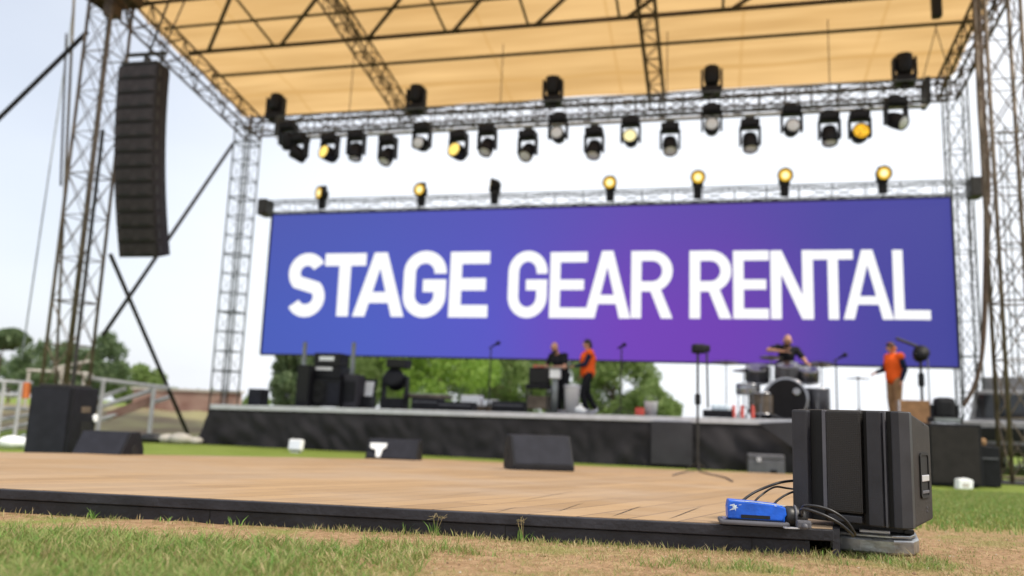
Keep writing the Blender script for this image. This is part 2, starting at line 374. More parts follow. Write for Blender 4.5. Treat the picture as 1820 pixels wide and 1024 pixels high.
dt = nd(nt, 'ShaderNodeVectorMath', operation='DOT_PRODUCT'); dt.inputs[1].default_value = Vector((-.66, .62, .52)).normalized()    # the veil thins towards the upper left
nt.links.new(tc.outputs['Generated'], dt.inputs[0])
m4 = nd(nt, 'ShaderNodeMapRange'); m4.inputs[1].default_value = .74; m4.inputs[2].default_value = 1.0; m4.inputs[3].default_value = 1.0; m4.inputs[4].default_value = .50
nt.links.new(dt.outputs['Value'], m4.inputs[0])
ml = nd(nt, 'ShaderNodeMath', operation='MULTIPLY'); nt.links.new(mr.outputs[0], ml.inputs[0]); nt.links.new(m4.outputs[0], ml.inputs[1])
nt.links.new(ml.outputs[0], mx.inputs['Fac']); nt.links.new(sky.outputs[0], mx.inputs['Color1'])
nt.links.new(mx.outputs[0], bg.inputs['Color']); bg.inputs['Strength'].default_value = .108

sl = bpy.data.lights.new('sun', 'SUN'); sl.energy = 2.7; sl.angle = R(10); sl.color = (1, .91, .77)
so = bpy.data.objects.new('sun', sl); col.objects.link(so)
sd = Vector((math.sin(R(SUN_AZ)) * math.cos(R(SUN_EL)), math.cos(R(SUN_AZ)) * math.cos(R(SUN_EL)), math.sin(R(SUN_EL))))
so.rotation_euler = sd.to_track_quat('Z', 'Y').to_euler(); so.location = sd * 60

cd = bpy.data.cameras.new('camera'); cam = bpy.data.objects.new('camera', cd); col.objects.link(cam); sc.camera = cam
cam.matrix_world = Matrix(((Rv.x, Uv.x, -Fv.x, EYE.x), (Rv.y, Uv.y, -Fv.y, EYE.y), (Rv.z, Uv.z, -Fv.z, EYE.z), (0, 0, 0, 1)))
cd.sensor_width = 36; cd.lens = FPX / 1820 * 36; cd.clip_end = 3000; cd.clip_start = .05
cd.dof.use_dof = True; cd.dof.focus_distance = 3.42; cd.dof.aperture_fstop = 1.3
sc.view_settings.view_transform = 'Standard'; sc.view_settings.look = 'None'; sc.view_settings.gamma = 1; sc.view_settings.exposure = EXPO
sc.cycles.use_denoising = True
try: sc.cycles.denoiser = 'OPENIMAGEDENOISE'
except Exception: pass
sc.cycles.max_bounces = 8; sc.cycles.transmission_bounces = 4

# ------------------------------------------------------------------ ground
def ground_mat():
    m = bpy.data.materials.new('lawn_and_bare_soil'); m.use_nodes = True; nt = m.node_tree
    b = nt.nodes['Principled BSDF']; tc = nd(nt, 'ShaderNodeTexCoord'); sp = nd(nt, 'ShaderNodeSeparateXYZ'); nt.links.new(tc.outputs['Object'], sp.inputs[0])
    def noise(s, d=6):
        n = nd(nt, 'ShaderNodeTexNoise'); n.inputs['Scale'].default_value = s; n.inputs['Detail'].default_value = d; nt.links.new(tc.outputs['Object'], n.inputs['Vector']); return n.outputs['Fac']
    def mrange(x, a, b_, c=0, d=1):
        n = nd(nt, 'ShaderNodeMapRange'); nt.links.new(x, n.inputs[0]); n.inputs[1].default_value = a; n.inputs[2].default_value = b_; n.inputs[3].default_value = c; n.inputs[4].default_value = d; return n.outputs[0]
    def mix(f, a, b_):
        n = nd(nt, 'ShaderNodeMixRGB'); 
        nt.links.new(f, n.inputs['Fac'])
        for i, x in ((1, a), (2, b_)):
            if isinstance(x, tuple): n.inputs[i].default_value = (*x, 1)
            else: nt.links.new(x, n.inputs[i])
        return n.outputs[0]
    def math_(op, a, b_):
        n = nd(nt, 'ShaderNodeMath', operation=op)
        for i, x in ((0, a), (1, b_)):
            if isinstance(x, (int, float)): n.inputs[i].default_value = x
            else: nt.links.new(x, n.inputs[i])
        return n.outputs[0]
    lawn = mix(mrange(noise(1.3), .35, .65), (.12, .19, .022), (.19, .26, .05))
    lawn = mix(mrange(noise(60, 3), .35, .75), lawn, (.19, .21, .06))
    dry = mix(mrange(noise(25, 6), .35, .68), (.26, .16, .085), (.40, .265, .155))
    dry = mix(mrange(noise(140, 2), .55, .78), dry, (.16, .105, .06))
    near = mrange(sp.outputs[1], 7.2, 4.6)                       # worn strip by the platform
    near = math_('MULTIPLY', near, mrange(noise(2.4, 5), .25, .48))
    b_in = mix(near, lawn, dry)
    nt.links.new(b_in, b.inputs['Base Color']); b.inputs['Roughness'].default_value = .95; b.inputs['Specular IOR Level'].default_value = .1
    bp = nd(nt, 'ShaderNodeBump'); bp.inputs['Strength'].default_value = .9; bp.inputs['Distance'].default_value = .02
    nt.links.new(noise(55, 8), bp.inputs['Height']); nt.links.new(bp.outputs[0], b.inputs['Normal'])
    return m
ys = [-30, -10, -3, 0, .6] + [1 + i * .1 for i in range(60)] + [7.2, 8, 9, 10, 11, 12, 13, 13.52, 14, 16, 20, 30, 50, 90, 200, 900, 2500]
xs = [-2500, -900, -200, -80, -40, -20, -12, -8] + [-5 + i * .1 for i in range(101)] + [8, 12, 20, 40, 80, 200, 900, 2500]
g = MB(); vs = []
for y in ys:
    for x in xs:
        z = gz(y)
        if abs(x) <= 5 and 1 <= y <= 7: z += (mnoise.noise((x * 2.3, y * 2.3, 0)) * .012 + mnoise.noise((x * 9, y * 9, 3)) * .006)
        vs.append((x, y, z))
nx = len(xs)
g.add(vs, [(j * nx + i, j * nx + i + 1, (j + 1) * nx + i + 1, (j + 1) * nx + i) for j in range(len(ys) - 1) for i in range(nx - 1)])
tag(g.build('ground', ground_mat(), smooth=True), 'sloping lawn with worn bare soil in front of the platform', 'ground', kind='structure')
def gzn(x, y):
    z = gz(y)
    if abs(x) <= 5 and 1 <= y <= 7: z += (mnoise.noise((x * 2.3, y * 2.3, 0)) * .012 + mnoise.noise((x * 9, y * 9, 3)) * .006)
    return z

# ------------------------------------------------------------------ wooden platform
FL, FR = Vector((-5.6, 4.50)), Vector((1.345, 3.418))            # front edge
deckpoly = [(1.345, 3.418), (-5.6, 4.50), (-7.6, 9.1), (-3.76, 13.88), (-2.57, 15.2), (-2.3, 16.6), (6.2, 15.3)]
pd = empty('wooden_platform', (0, 0, 0), 'low plank platform with black edging lying on the lawn before the stage', 'platform')
bm = bmesh.new(); vv = [bm.verts.new((x, y, 0)) for x, y in deckpoly]; f0 = bm.faces.new(vv)
bmesh.ops.triangulate(bm, faces=[f0])
for yy in (6, 8, 10, 12, 14, 15.5, 16.05):
    bmesh.ops.bisect_plane(bm, geom=bm.verts[:] + bm.edges[:] + bm.faces[:], plane_co=(0, yy, 0), plane_no=(0, 1, 0))
bm.verts.index_update()
top = MB(); n = len(bm.verts)
top.add([(v.co.x, v.co.y, dz(v.co.y)) for v in bm.verts] + [(v.co.x, v.co.y, dz(v.co.y) - .03) for v in bm.verts],
        [[v.index for v in f.verts] for f in bm.faces] + [[v.index + n for v in f.verts][::-1] for f in bm.faces])
ob = []
for e in bm.edges:
    if len(e.link_faces) == 1: a, b = e.verts; ob.append((a.index, b.index, b.index + n, a.index + n))
top.add([], []); top.f += ob; top.mi += [0] * len(ob); bm.free()
top.build('plank_top', M['wood'], pd)
ed = (FL - FR).normalized(); en = Vector((ed.y, -ed.x));  en = en if en.y < 0 else -en     # out of the front edge, towards the camera
def fascia(o0, o1, zt0, zt1, s0=0.0, s1=7.08, nseg=40, wob=.0):
    mb = MB(); vs = []; fs = []
    for i in range(nseg + 1):
        p = FR + ed * (s0 + (s1 - s0) * i / nseg); z = dz(p.y); q = mnoise.noise((i * .35, zt0 * 9, 0)) * wob
        for o, zz in ((o0, zt0), (o0, zt1), (o1, zt1), (o1, zt0)): vs.append((p.x + en.x * (o + q), p.y + en.y * (o + q), z + zz))
    for i in range(nseg):
        for k in range(4): a = i * 4 + k; b = i * 4 + (k + 1) % 4; fs.append((a, b, b + 4, a + 4))
    fs += [(0, 1, 2, 3), tuple(nseg * 4 + k for k in (3, 2, 1, 0))]
    return mb.add(vs, fs)
M['edging'] = mat('scuffed_black_edging', (.017, .017, .023), .5, var=.4, scale=5, bump=.35, bscale=45, c2=(.034, .034, .043), spec=.35)
fascia(.0, .028, -.047, -.002, wob=.003).build('edge_trim', M['edging'], pd, bevel=.004)
fascia(-.03, .008, -.112, -.050, s0=.09, wob=.003).build('skirt_board', M['edging'], pd, bevel=.004)
e2 = MB()
for s0 in (1.35, 2.72, 4.1, .32): 
    p = FR + ed * s0; e2.box((p.x + en.x * .009, p.y + en.y * .009, dz(p.y) - .08), (.004, .004, .06), math.atan2(ed.y, ed.x))
e2.build('board_joint', M['blackgap'], pd)
gv = MB()
def deckpt(px, py):
    d = ray(px, py); t = 1.0
    for _ in range(60): P = EYE + d * t; t += (P.z - dz(P.y)) / (-d.z) * .8
    return Vector((P.x, P.y, dz(P.y)))
for i, (x0, y0, x1, y1, w_) in enumerate(((1086, 919, 1142, 899, .009), (1186, 924, 1250, 900, .008), (985, 912, 1040, 893, .005), (878, 912, 922, 901, .005), (910, 893, 1030, 872, .006), (760, 886, 880, 872, .005))):
    a, b = deckpt(x0, y0), deckpt(x1, y1); d = (b - a).normalized(); q = Vector((d.y, -d.x, 0)) * w_ / 2; up = Vector((0, 0, .0015 + .0003 * i))
    gv.add([a + up, a.lerp(b, .3) + q + up, b + up, a.lerp(b, .6) - q + up], [(0, 1, 2, 3)])
gv.build('groove', M['blackgap'], pd)
# right-hand edging, runs away from the camera
rt = MB(); a, b = Vector((1.345, 3.418)), Vector((6.2, 15.3)); vs = []; fs = []
for i in range(25):
    p = a.lerp(b, i / 24); z = dz(p.y)
    for o, zz in ((0, -.002), (.03, -.002), (.03, -.11), (0, -.11)): vs.append((p.x + o, p.y, z + zz))
for i in range(24):
    for k in range(4): q = i * 4 + k; r_ = i * 4 + (k + 1) % 4; fs.append((q, r_, r_ + 4, q + 4))
fs += [(0, 1, 2, 3), (99, 98, 97, 96)]
rt.add(vs, fs); rt.build('side_edging', M['edging'], pd)

# ------------------------------------------------------------------ foreground loudspeaker
SP = Vector((1.532, 3.575, 0.724)); SPROT = R(-40)
ls = empty('loudspeaker', SP, 'black loudspeaker with ribbed front and side handle, in sharp focus on the platform corner', 'loudspeaker', rz=SPROT)
W, H, D = .47, .470, .33
def planprism(poly, z0, z1, inset=0.0, taper=1.0):
    mb = MB(); n = len(poly); cx = sum(p[0] for p in poly) / n; cy = sum(p[1] for p in poly) / n
    vs = [(p[0], p[1], z0) for p in poly] + [(cx + (p[0] - cx) * taper, cy + (p[1] - cy) * taper, z1) for p in poly]
    mb.add(vs, [tuple(range(n))[::-1], tuple(range(n, 2 * n))] + [(i, (i + 1) % n, n + (i + 1) % n, n + i) for i in range(n)])
    return mb
# cabinet outline seen from above: front faces -y; top and bottom draw in towards the back
plan = [(-W / 2, -.10), (-W / 2 + .012, -.118), (W / 2 - .03, -.118), (W / 2 - .004, -.112), (W / 2 + .004, .185), (W / 2 - .02, .215), (-W / 2 + .03, .215), (-W / 2, .16)]
drp = lambda y: max(0, min(1, (y + .09) / .29))
cbm = MB(); n = len(plan)
cbm.add([(x, y, .022 * drp(y)) for x, y in plan] + [(x, y, H - .055 * drp(y)) for x, y in plan], [tuple(range(n))[::-1], tuple(range(n, 2 * n))] + [(i, (i + 1) % n, n + (i + 1) % n, n + i) for i in range(n)])
cbm.build('cabinet', M['speaker_side'], ls, bevel=.010)
fr = MB()
def rib(x0, x1, y0, y1, m, nm, z0=.004, z1=H - .004, bev=.005):
    return MB().box(((x0 + x1) / 2, (y0 + y1) / 2, (z0 + z1) / 2), (x1 - x0, y1 - y0, z1 - z0), bev=bev).build(nm, m, ls)
rib(-.233, -.163, -.168, -.119, M['speaker'], 'front_rib', bev=.010)
rib(-.107, -.090, -.150, -.119, M['plate'] if False else M['grey'], 'edge_strip', bev=.003, z0=.05)
rib(-.089, .056, -.156, -.119, M['perf'], 'grille', z0=.045, bev=.009)
rib(-.163, -.108, -.125, -.1185, M['blackgap'], 'recess', bev=0)
rib(.057, .080, -.125, -.1185, M['blackgap'], 'recess', bev=0)
rib(.081, .138, -.170, -.119, M['speaker'], 'front_rib', bev=.006)
rib(.140, .149, -.150, -.119, M['grey'], 'edge_strip', bev=.002)
rib(.150, .174, -.128, -.1185, M['blackgap'], 'recess', bev=0)
cb = [(.175, -.165), (.207, -.165), (.238, -.130), (.238, -.0885), (.175, -.119)]
planprism(cb, .004, H - .002).build('corner_post', M['speaker'], ls, bevel=.006)
MB().box((-.018, -.14, .022), (.138, .03, .03), bev=.005).build('grille_sill', M['speaker'], ls)
# handle recess in the right flank
fx = lambda y: W / 2 - .004 + (y + .112) / .297 * .008
hy, hz = .072, .21
ry = -math.atan2(.008, .297)
hm = Matrix.Translation((fx(hy), hy, hz)) @ Matrix.Rotation(ry, 4, 'Z')
hw, hh = .125, .185
ring = MB()
oct_ = lambda a, b, c: [(-a, -b + c), (-a + c, -b), (a - c, -b), (a, -b + c), (a, b - c), (a - c, b), (-a + c, b), (-a, b - c)]
o1, o2 = oct_(hw / 2, hh / 2, .012), oct_(hw / 2 - .010, hh / 2 - .010, .010)
vs = [hm @ Vector((.001, p[0], p[1])) for p in o1] + [hm @ Vector((.007, p[0], p[1])) for p in o1] + [hm @ Vector((.007, p[0], p[1])) for p in o2] + [hm @ Vector((.0015, p[0], p[1])) for p in o2]
fs = []
for k in range(3):
    for i in range(8): fs.append((k * 8 + i, k * 8 + (i + 1) % 8, k * 8 + 8 + (i + 1) % 8, k * 8 + 8 + i))
han = MB().add(vs, fs).build('handle', M['blackgap'], ls)
MB().add([hm @ Vector((.0025, p[0], p[1])) for p in o2], [tuple(range(8))]).build('recess', M['blackgap'], han)  # flat black sheet; the hollow's shade is put into its colour
MB().box(hm @ Vector((.005, 0, -.012)), (.008, hw - .022, .026), rz=ry, bev=.003).build('grip_bar', M['alu'], han)
MB().box(hm @ Vector((.005, 0, -.068)), (.006, hw - .03, .012), rz=ry, bev=.002).build('lower_lip', M['grey'], han)
sm = MB()
for z in (.06, .075, .42): sm.tube(hm @ Vector((0, .03, z - hz)), hm @ Vector((.003, .03, z - hz)), .004, 8)
sm.build('screw', M['grey'], ls)

# steel base plate under the outer corner
bp_ = MB()
pl = []
for px, py in ((-.215, -.15), (-.20, -.215), (-.15, -.245), (.0, -.27), (.17, -.265), (.27, -.22), (.31, -.10), (.33, .20), (-.19, .20), (-.22, .0)): pl.append((px, py))
bo = empty('base_plate', (1.59, 3.76, .013), 'scratched grey steel base plate under the ribbed loudspeaker', 'base plate', rz=R(-20))
pl = [(x * .78, y * .80) for x, y in pl]
planprism(pl, .585, .648).build('plate_body', M['plate'], bo, bevel=.009)
pt = [(x * .94 + .002, y * .94) for x, y in pl]
planprism(pt, .6485, .664).build('plate_rim', M['plate'], bo, bevel=.005)
MB().box((.05, .0, .686), (.30, .24, .040), bev=.004).build('rubber_pad', M['rubber'], bo)
MB().box((.06, -.165, .672), (.12, .04, .014), rz=.05, bev=.004).build('clear_cover', M['alu'], bo)
MB().box((.20, -.08, .675), (.04, .10, .018), bev=.004).build('corner_clamp', M['rubber'], bo)

# blue box, tablet under it, cable boot and cables
BX = at_y(1340, 900, 3.47)
BR = R(-9)
tb = empty('flat_panel', (BX.x - .005, BX.y, dz(BX.y) + .002), 'thin dark grey panel lying under the blue box', 'panel', rz=BR)
MB().box((0, 0, .010), (.275, .135, .018), bev=.007).build('panel_body', M['grey'], tb)
MB().box((0, 0, .0198), (.245, .11, .0012)).build('dark_face', M['glass'], tb)
bb = empty('blue_box', (BX.x + .005, BX.y + .01, dz(BX.y) + .0235), 'scuffed bright blue metal box with white scrapes lying on the platform', 'box', rz=BR)
MB().prism([(-.112, 0), (.105, -.001), (.122, .025), (.118, .056), (.09, .064), (-.02, .071), (-.108, .075), (-.114, .045)], -.045, .045).build('body', M['blue'], bb, bevel=.006)
MB().box((-.002, -.0465, .012), (.115, .003, .014), rz=0).build('slot', M['blackgap'], bb)
MB().box((.0, .0, -.001), (.20, .085, .003)).build('foot_strip', M['rubber'], bb)
scf = MB()
random.seed(3)
def smear(cx, cz, w_, h_, a, y=-.0462):
    pts = []; k = 9
    for i in range(k):
        t = i * 2 * math.pi / k; r_ = .6 + random.random() * .6
        x, z = w_ * r_ * math.cos(t), h_ * r_ * math.sin(t)
        pts.append((cx + x * math.cos(a) - z * math.sin(a), y - random.random() * .0004, cz + x * math.sin(a) + z * math.cos(a)))
    scf.add(pts, [tuple(range(k))])
for i in range(7): smear(-.085 + random.uniform(-.012, .012), .050 + random.uniform(-.012, .012), .013, .0022, random.uniform(-1.6, 1.6), -.0463 - i * .0003)
smear(-.085, .05, .010, .008, 0, -.0468)
for i in range(4): smear(random.uniform(-.1, .1), random.uniform(.04, .062), .006, .001, random.uniform(-.3, .3), -.0461)
for x in [-.09 + .2 * i / 15 for i in range(16)]:
    z0 = .0725 - max(0, (x + .02)) * .075
    scf.box((x, -.041 + random.uniform(-.001, .002), z0), (.0135, .003, .003), rz=random.uniform(-.1, .1))  # pale strips along the top front edge: a highlight painted on as colour
scf.build('scrapes_and_glint', M['scuff_highlight'], bb)
bt = empty('cable_boot', (BX.x + .155, BX.y - .012, dz(BX.y) + .04), 'black rubber cable boot at the right end of the blue box', 'connector', rz=BR)
q = Matrix.Rotation(R(90), 4, 'Y')
MB().lathe([(.001, -.035), (.038, -.034), (.043, -.02), (.043, .0), (.039, .004), (.044, .008), (.044, .02), (.037, .024), (.032, .045), (.02, .058), (.001, .06)], 20, q).build('boot', M['rubber'], bt, smooth=True)
MB().lathe([(.034, -.062), (.04, -.06), (.04, -.036), (.034, -.035)], 20, q).build('collar', M['blue'], bt, smooth=True)
MB().lathe([(.046, .006), (.048, .008), (.048, .012), (.046, .014)], 20, q).build('clamp_ring', M['grey'], bt, smooth=True)
def spline(ctrl, n=40):
    pts = [Vector(c) for c in ctrl]; pts = [pts[0] * 2 - pts[1]] + pts + [pts[-1] * 2 - pts[-2]]; out = []
    m = len(pts) - 3
    for i in range(n + 1):
        u = i / n * m; k = min(int(u), m - 1); t = u - k; p0, p1, p2, p3 = pts[k:k + 4]
        out.append(.5 * ((2 * p1) + (p2 - p0) * t + (2 * p0 - 5 * p1 + 4 * p2 - p3) * t * t + (3 * p1 - p0 - 3 * p2 + p3) * t ** 3))
    return out
def cable(ctrl, r, label, m='cable', name='cable', cat='cable', n=40):
    return tag(MB().path(spline(ctrl, n), r, 8).build(name, M[m], smooth=True), label, cat)
b0 = Vector((BX.x + .195, BX.y - .015, dz(BX.y) + .05))
def pxy(px, py, Y): return at_y(px, py, Y)
cable([b0, pxy(1430, 899, 3.27), pxy(1468, 904, 3.23), pxy(1500, 922, 3.22), pxy(1517, 944, 3.24), pxy(1520, 951, 3.28)], .0055, 'upper black cable arching from the rubber boot to the steel plate')
cable([b0 + Vector((0, 0, -.012)), pxy(1425, 905, 3.26), pxy(1455, 912, 3.215), pxy(1490, 929, 3.20), pxy(1512, 947, 3.22), pxy(1516, 953, 3.26)], .0055, 'lower black cable sagging from the rubber boot to the steel plate')
cable([pxy(1310, 899, 3.56), pxy(1330, 882, 3.58), pxy(1352, 870, 3.6), pxy(1390, 857, 3.62), pxy(1430, 854, 3.75), pxy(1470, 856, 3.95)], .006, 'thick black cable arching behind the blue box into the loudspeaker back')
cable([pxy(1335, 898, 3.58), pxy(1352, 881, 3.6), pxy(1376, 866, 3.66), pxy(1400, 868, 3.7), pxy(1440, 874, 3.9)], .0045, 'thin black cable dipping behind the blue box towards the loudspeaker')
cable([pxy(1370, 902, 3.56), pxy(1385, 887, 3.57), pxy(1405, 876, 3.6), pxy(1425, 872, 3.7), pxy(1450, 871, 3.9)], .005, 'short black cable just beside the loudspeaker left side')
jb = empty('connector_block', pxy(1428, 908, 3.36) , 'small grey greenish connector block tucked below the loudspeaker left edge', 'connector', rz=R(-10))
jb.location.z = dz(jb.location.y)
MB().box((0, 0, .017), (.055, .045, .032), bev=.008).build('body', M['grey'], jb)
MB().lathe([(.001, -.016), (.011, -.015), (.012, 0), (.009, .015), (.001, .016)], 14, Matrix.Translation((.0, -.026, .012)) @ Matrix.Rotation(R(80), 4, 'X')).build('bulb', M['grey'], jb, smooth=True)
MB().box((-.05, -.015, .003), (.06, .02, .005), rz=.2).build('tab', M['alu'], jb)

# ------------------------------------------------------------------ grass
def dist_edge(x, y): return (Vector((x, y)) - FR).dot(en)        # metres in front of the platform edge
def greenness(x, y):
    n = mnoise.noise((x * 1.3 + 5, y * 1.6, 0)) * .5 + mnoise.noise((x * 4, y * 4, 2)) * .3
    d = dist_edge(x, y)
    gr = .25 + n
    if x < -.55: gr += .85 if d > .62 + .12 * mnoise.noise((x * 3, 0, 0)) else -.7
    elif x < -.2: gr += .25 if d > .35 else -.2
    if -.25 < x < 1.3 and d > .62: gr -= .55
    if x > 1.75: gr -= .55 if y > 3.15 else .0
    if x > 1.7 and y > 5.3: gr += 1.2
    return gr
def blade(mb, x, y, z, h, mi, wd=.0022, lean=.6):
    a = random.uniform(0, 6.283); l = h * random.uniform(.1, lean); w2 = wd * random.uniform(.7, 1.5)
    dx, dy = math.cos(a) * l, math.sin(a) * l; t = random.uniform(0, 6.283); wx, wy = math.cos(t) * w2, math.sin(t) * w2
    mb.add([(x - wx, y - wy, z), (x + wx, y + wy, z), (x + dx * .4 + wx * .8, y + dy * .4 + wy * .8, z + h * .6), (x + dx * .4 - wx * .8, y + dy * .4 - wy * .8, z + h * .6), (x + dx, y + dy, z + h)],
           [(0, 1, 2, 3), (3, 2, 4)], mi)
def in_deck(x, y):
    return y > 3.2 and dist_edge(x, y) < .012 and (x - 1.345) < (y - 3.418) * .408 + .04
random.seed(11)
gm = MB(); cnt = 0
while cnt < 60000:
    y = 1.9 + 3.0 * random.random() ** 1.25; x = random.uniform(-.72 * y - .15, .72 * y + .15)
    if in_deck(x, y): continue
    gr = greenness(x, y); d = dist_edge(x, y); cl = mnoise.noise((x * 11, y * 11, 8))
    if gr > .3:
        if random.random() > .30 + gr * .8 + cl * .7: continue
        h = random.uniform(.014, .045) * (1.25 if x < -.6 and d > .5 else .8) * (1 + cl * .8); mi = 0 if random.random() < .58 else (2 if random.random() < (.62 if x < -.4 else .35) else 1)
        blade(gm, x, y, gzn(x, y) - .004, h, mi, .0017, 1.5)
    else:
        if random.random() > .40 + gr * .6 + cl * .5: continue
        h = random.uniform(.005, .02); mi = 1 if random.random() < .70 else 0
        blade(gm, x, y, gzn(x, y) - .003, h, mi, .0013, 1.9)
    cnt += 1
for i in range(2600):                                              # a looser fringe along the platform foot
    s_ = random.uniform(0, 5.5); p = FR + ed * s_ + en * random.uniform(.035, .16)
    if s_ > 2.2 and random.random() < .8: continue
    blade(gm, p.x, p.y, gzn(p.x, p.y) - .004, random.uniform(.012, .04), 0 if random.random() < .5 else 1, .0016, .9)
for i in range(30000):                                             # lawn right of the loudspeaker
    y = random.uniform(4.9, 13); x = random.uniform(.47 * y, .70 * y + .3)
    if random.random() > (y - 4.6) / 1.5: continue
    blade(gm, x, y, gzn(x, y) - .004, random.uniform(.02, .05), 0 if random.random() < .8 else 2, .004, .7)
tag(gm.build('grass', [M['blade_green'], M['blade_dry'], M['blade_fresh']]), 'short patchy green and straw coloured grass in front of the platform', 'grass', kind='stuff')
pb = MB(); random.seed(21)
for i in range(1500):
    y = 1.9 + 3.2 * random.random(); x = random.uniform(-.72 * y, .75 * y)
    if in_deck(x, y) or greenness(x, y) > .45: continue
    r_ = random.uniform(.002, .006) * (2.2 if random.random() < .04 else 1); z = gzn(x, y) + r_ * .2
    vs = [(x + r_ * random.uniform(.6, 1.3) * a_, y + r_ * random.uniform(.6, 1.3) * b_, z + r_ * .6 * random.uniform(.6, 1.2) * c_) for a_, b_, c_ in ((1, 0, 0), (-1, 0, 0), (0, 1, 0), (0, -1, 0), (0, 0, 1), (0, 0, -1))]
    pb.add(vs, [(0, 2, 4), (2, 1, 4), (1, 3, 4), (3, 0, 4), (2, 0, 5), (1, 2, 5), (3, 1, 5), (0, 3, 5)], 0 if random.random() < .75 else 1)
tag(pb.build('pebbles', [M['clod'], M['stone']]), 'small clods and stones scattered over the bare soil', 'pebbles', kind='stuff')
wl = ['feathery weed with seed heads against the black platform edging, left of the middle', 'taller arching weed with seed heads beside the feathery weed', 'cluster of broad bright green blades at the far left of the platform edging',
      'small upright green sprout between the broad blades and the feathery weed', 'single slanting green blade clump right of the arching weed', 'lone fresh sprout at the left border of the picture', 'tiny three bladed sprout left of the upright sprout']
for (px, py, h, n, seed), lb in zip(((840, 915, .075, 9, 1), (965, 925, .085, 10, 0), (225, 905, .055, 14, 0), (512, 908, .055, 5, 0), (1480, 0, 0, 0, 0), (12, 895, .045, 5, 0), (385, 905, .035, 5, 0)), wl):
    if n == 0: px, py, h, n = 745, 940, .07, 6
    d_ = ray(px, py); t = (gz(3.6) - EYE.z) / d_.z; P = EYE + d_ * t
    off = dist_edge(P.x, P.y)
    if off < .05: P.x += en.x * (.05 - off); P.y += en.y * (.05 - off)
    wm = MB(); random.seed(px)
    for i in range(n): blade(wm, P.x + random.uniform(-.025, .025), P.y + random.uniform(-.01, .01), gzn(P.x, P.y) - .003, h * random.uniform(.5, 1), 0, .0028, .8)
    if seed or px == 965:
        for i in range(4):
            e = Vector((P.x + random.uniform(-.03, .03), P.y, gzn(P.x, P.y) + h * random.uniform(.9, 1.15)))
            wm.tube((P.x, P.y, gzn(P.x, P.y)), e, .0008, 4, mi=1)
            for k in range(5): wm.tube(e, e + Vector((random.uniform(-.025, .025), random.uniform(-.01, .01), random.uniform(-.008, .018))), .0007, 4, mi=1)
    tag(wm.build('weed', [M['blade_fresh'], M['blade_dry']]), lb, 'weed', 'weeds along the platform edge')

# ------------------------------------------------------------------ stage
SX0, SX1, SD = -7.35, 9.05, 7.4
stg = empty('stage', (0, 0, 0), 'raised black skirted stage with a pale aluminium front edge', 'stage')
def sbox(mb, x0, x1, y0, y1, z0, z1, tilt=True):
    vs = []
    for z in (z0, z1):
        for x, y in ((x0, y0), (x1, y0), (x1, y1), (x0, y1)):
            vs.append(S(x, y, (ST(x) + z) if tilt else z))
    mb.add(vs, [(0, 3, 2, 1), (4, 5, 6, 7), (0, 1, 5, 4), (1, 2, 6, 5), (2, 3, 7, 6), (3, 0, 4, 7)]); return mb
sbox(MB(), SX0, SX1, .02, SD, -.14, -.003).build('deck_floor', M['black'], stg)
sbox(MB(), SX0 - .02, SX1, -.03, .018, -.115, .0).build('front_edge', M['alu'], stg, bevel=.006)
sk = MB(); vs = []; fs = []; N, K = 260, 10
random.seed(4)
for i in range(N + 1):
    x = SX0 + (SX1 - SX0) * i / N
    for k in range(K + 1):
        v = k / K; zt = ST(x) - .075; z = zt + (gz(20) + .005 - zt) * v
        fold = .09 * mnoise.noise((x * 1.1 + v * 1.8, v * .8, 0)) * (v + .15) + .06 * mnoise.noise((x * 2.6 - v * 2.5, v * 1.2, 5)) + .015 * math.sin(x * 9 + 3 * mnoise.noise((x, 0, 0)))
        fl = .30 * v * max(0, 1 - (x - SX0) / .5)
        vs.append(S(x - fl * 1.0, .006 - abs(fold) * 1.6 * min(1, v * 3.5) - .03 * v, z))
fs = [(i * (K + 1) + k, (i + 1) * (K + 1) + k, (i + 1) * (K + 1) + k + 1, i * (K + 1) + k + 1) for i in range(N) for k in range(K)]
sk.add(vs, fs)
# return along the left end
vs = []; fs = []
for i in range(61):
    y = -.02 + SD * i / 60
    for k in range(K + 1):
        v = k / K; zt = ST(SX0) - .075; z = zt + (gz(20) + .005 - zt) * v
        vs.append(S(SX0 - .30 * v - .05 * abs(mnoise.noise((y * 1.5, v, 9))), y, z))
fs = [(i * (K + 1) + k, (i + 1) * (K + 1) + k, (i + 1) * (K + 1) + k + 1, i * (K + 1) + k + 1) for i in range(60) for k in range(K)]
sk.add(vs, fs)
sk.build('skirt', M['cloth'], stg, smooth=True)
px0, px1 = at_s(1157, 790, -.15)[0], at_s(1230, 790, -.15)[0]
sbox(MB(), px0, px1, -.17, -.13, -.98, -.10).build('skirt_panel', M['cloth_light'], stg, bevel=.01)
fp = MB(); A_ = [at_s(1348, 752, -.2), at_s(1450, 748, -.2), at_s(1450, 825, -.2)]
fp.add([S(a[0], -.19, a[1]) for a in A_] + [S(a[0], -.16, a[1]) for a in A_], [(0, 1, 2), (5, 4, 3), (0, 3, 4, 1), (1, 4, 5, 2), (2, 5, 3, 0)])
fp.build('cloth_flap', M['cloth_light'], stg)

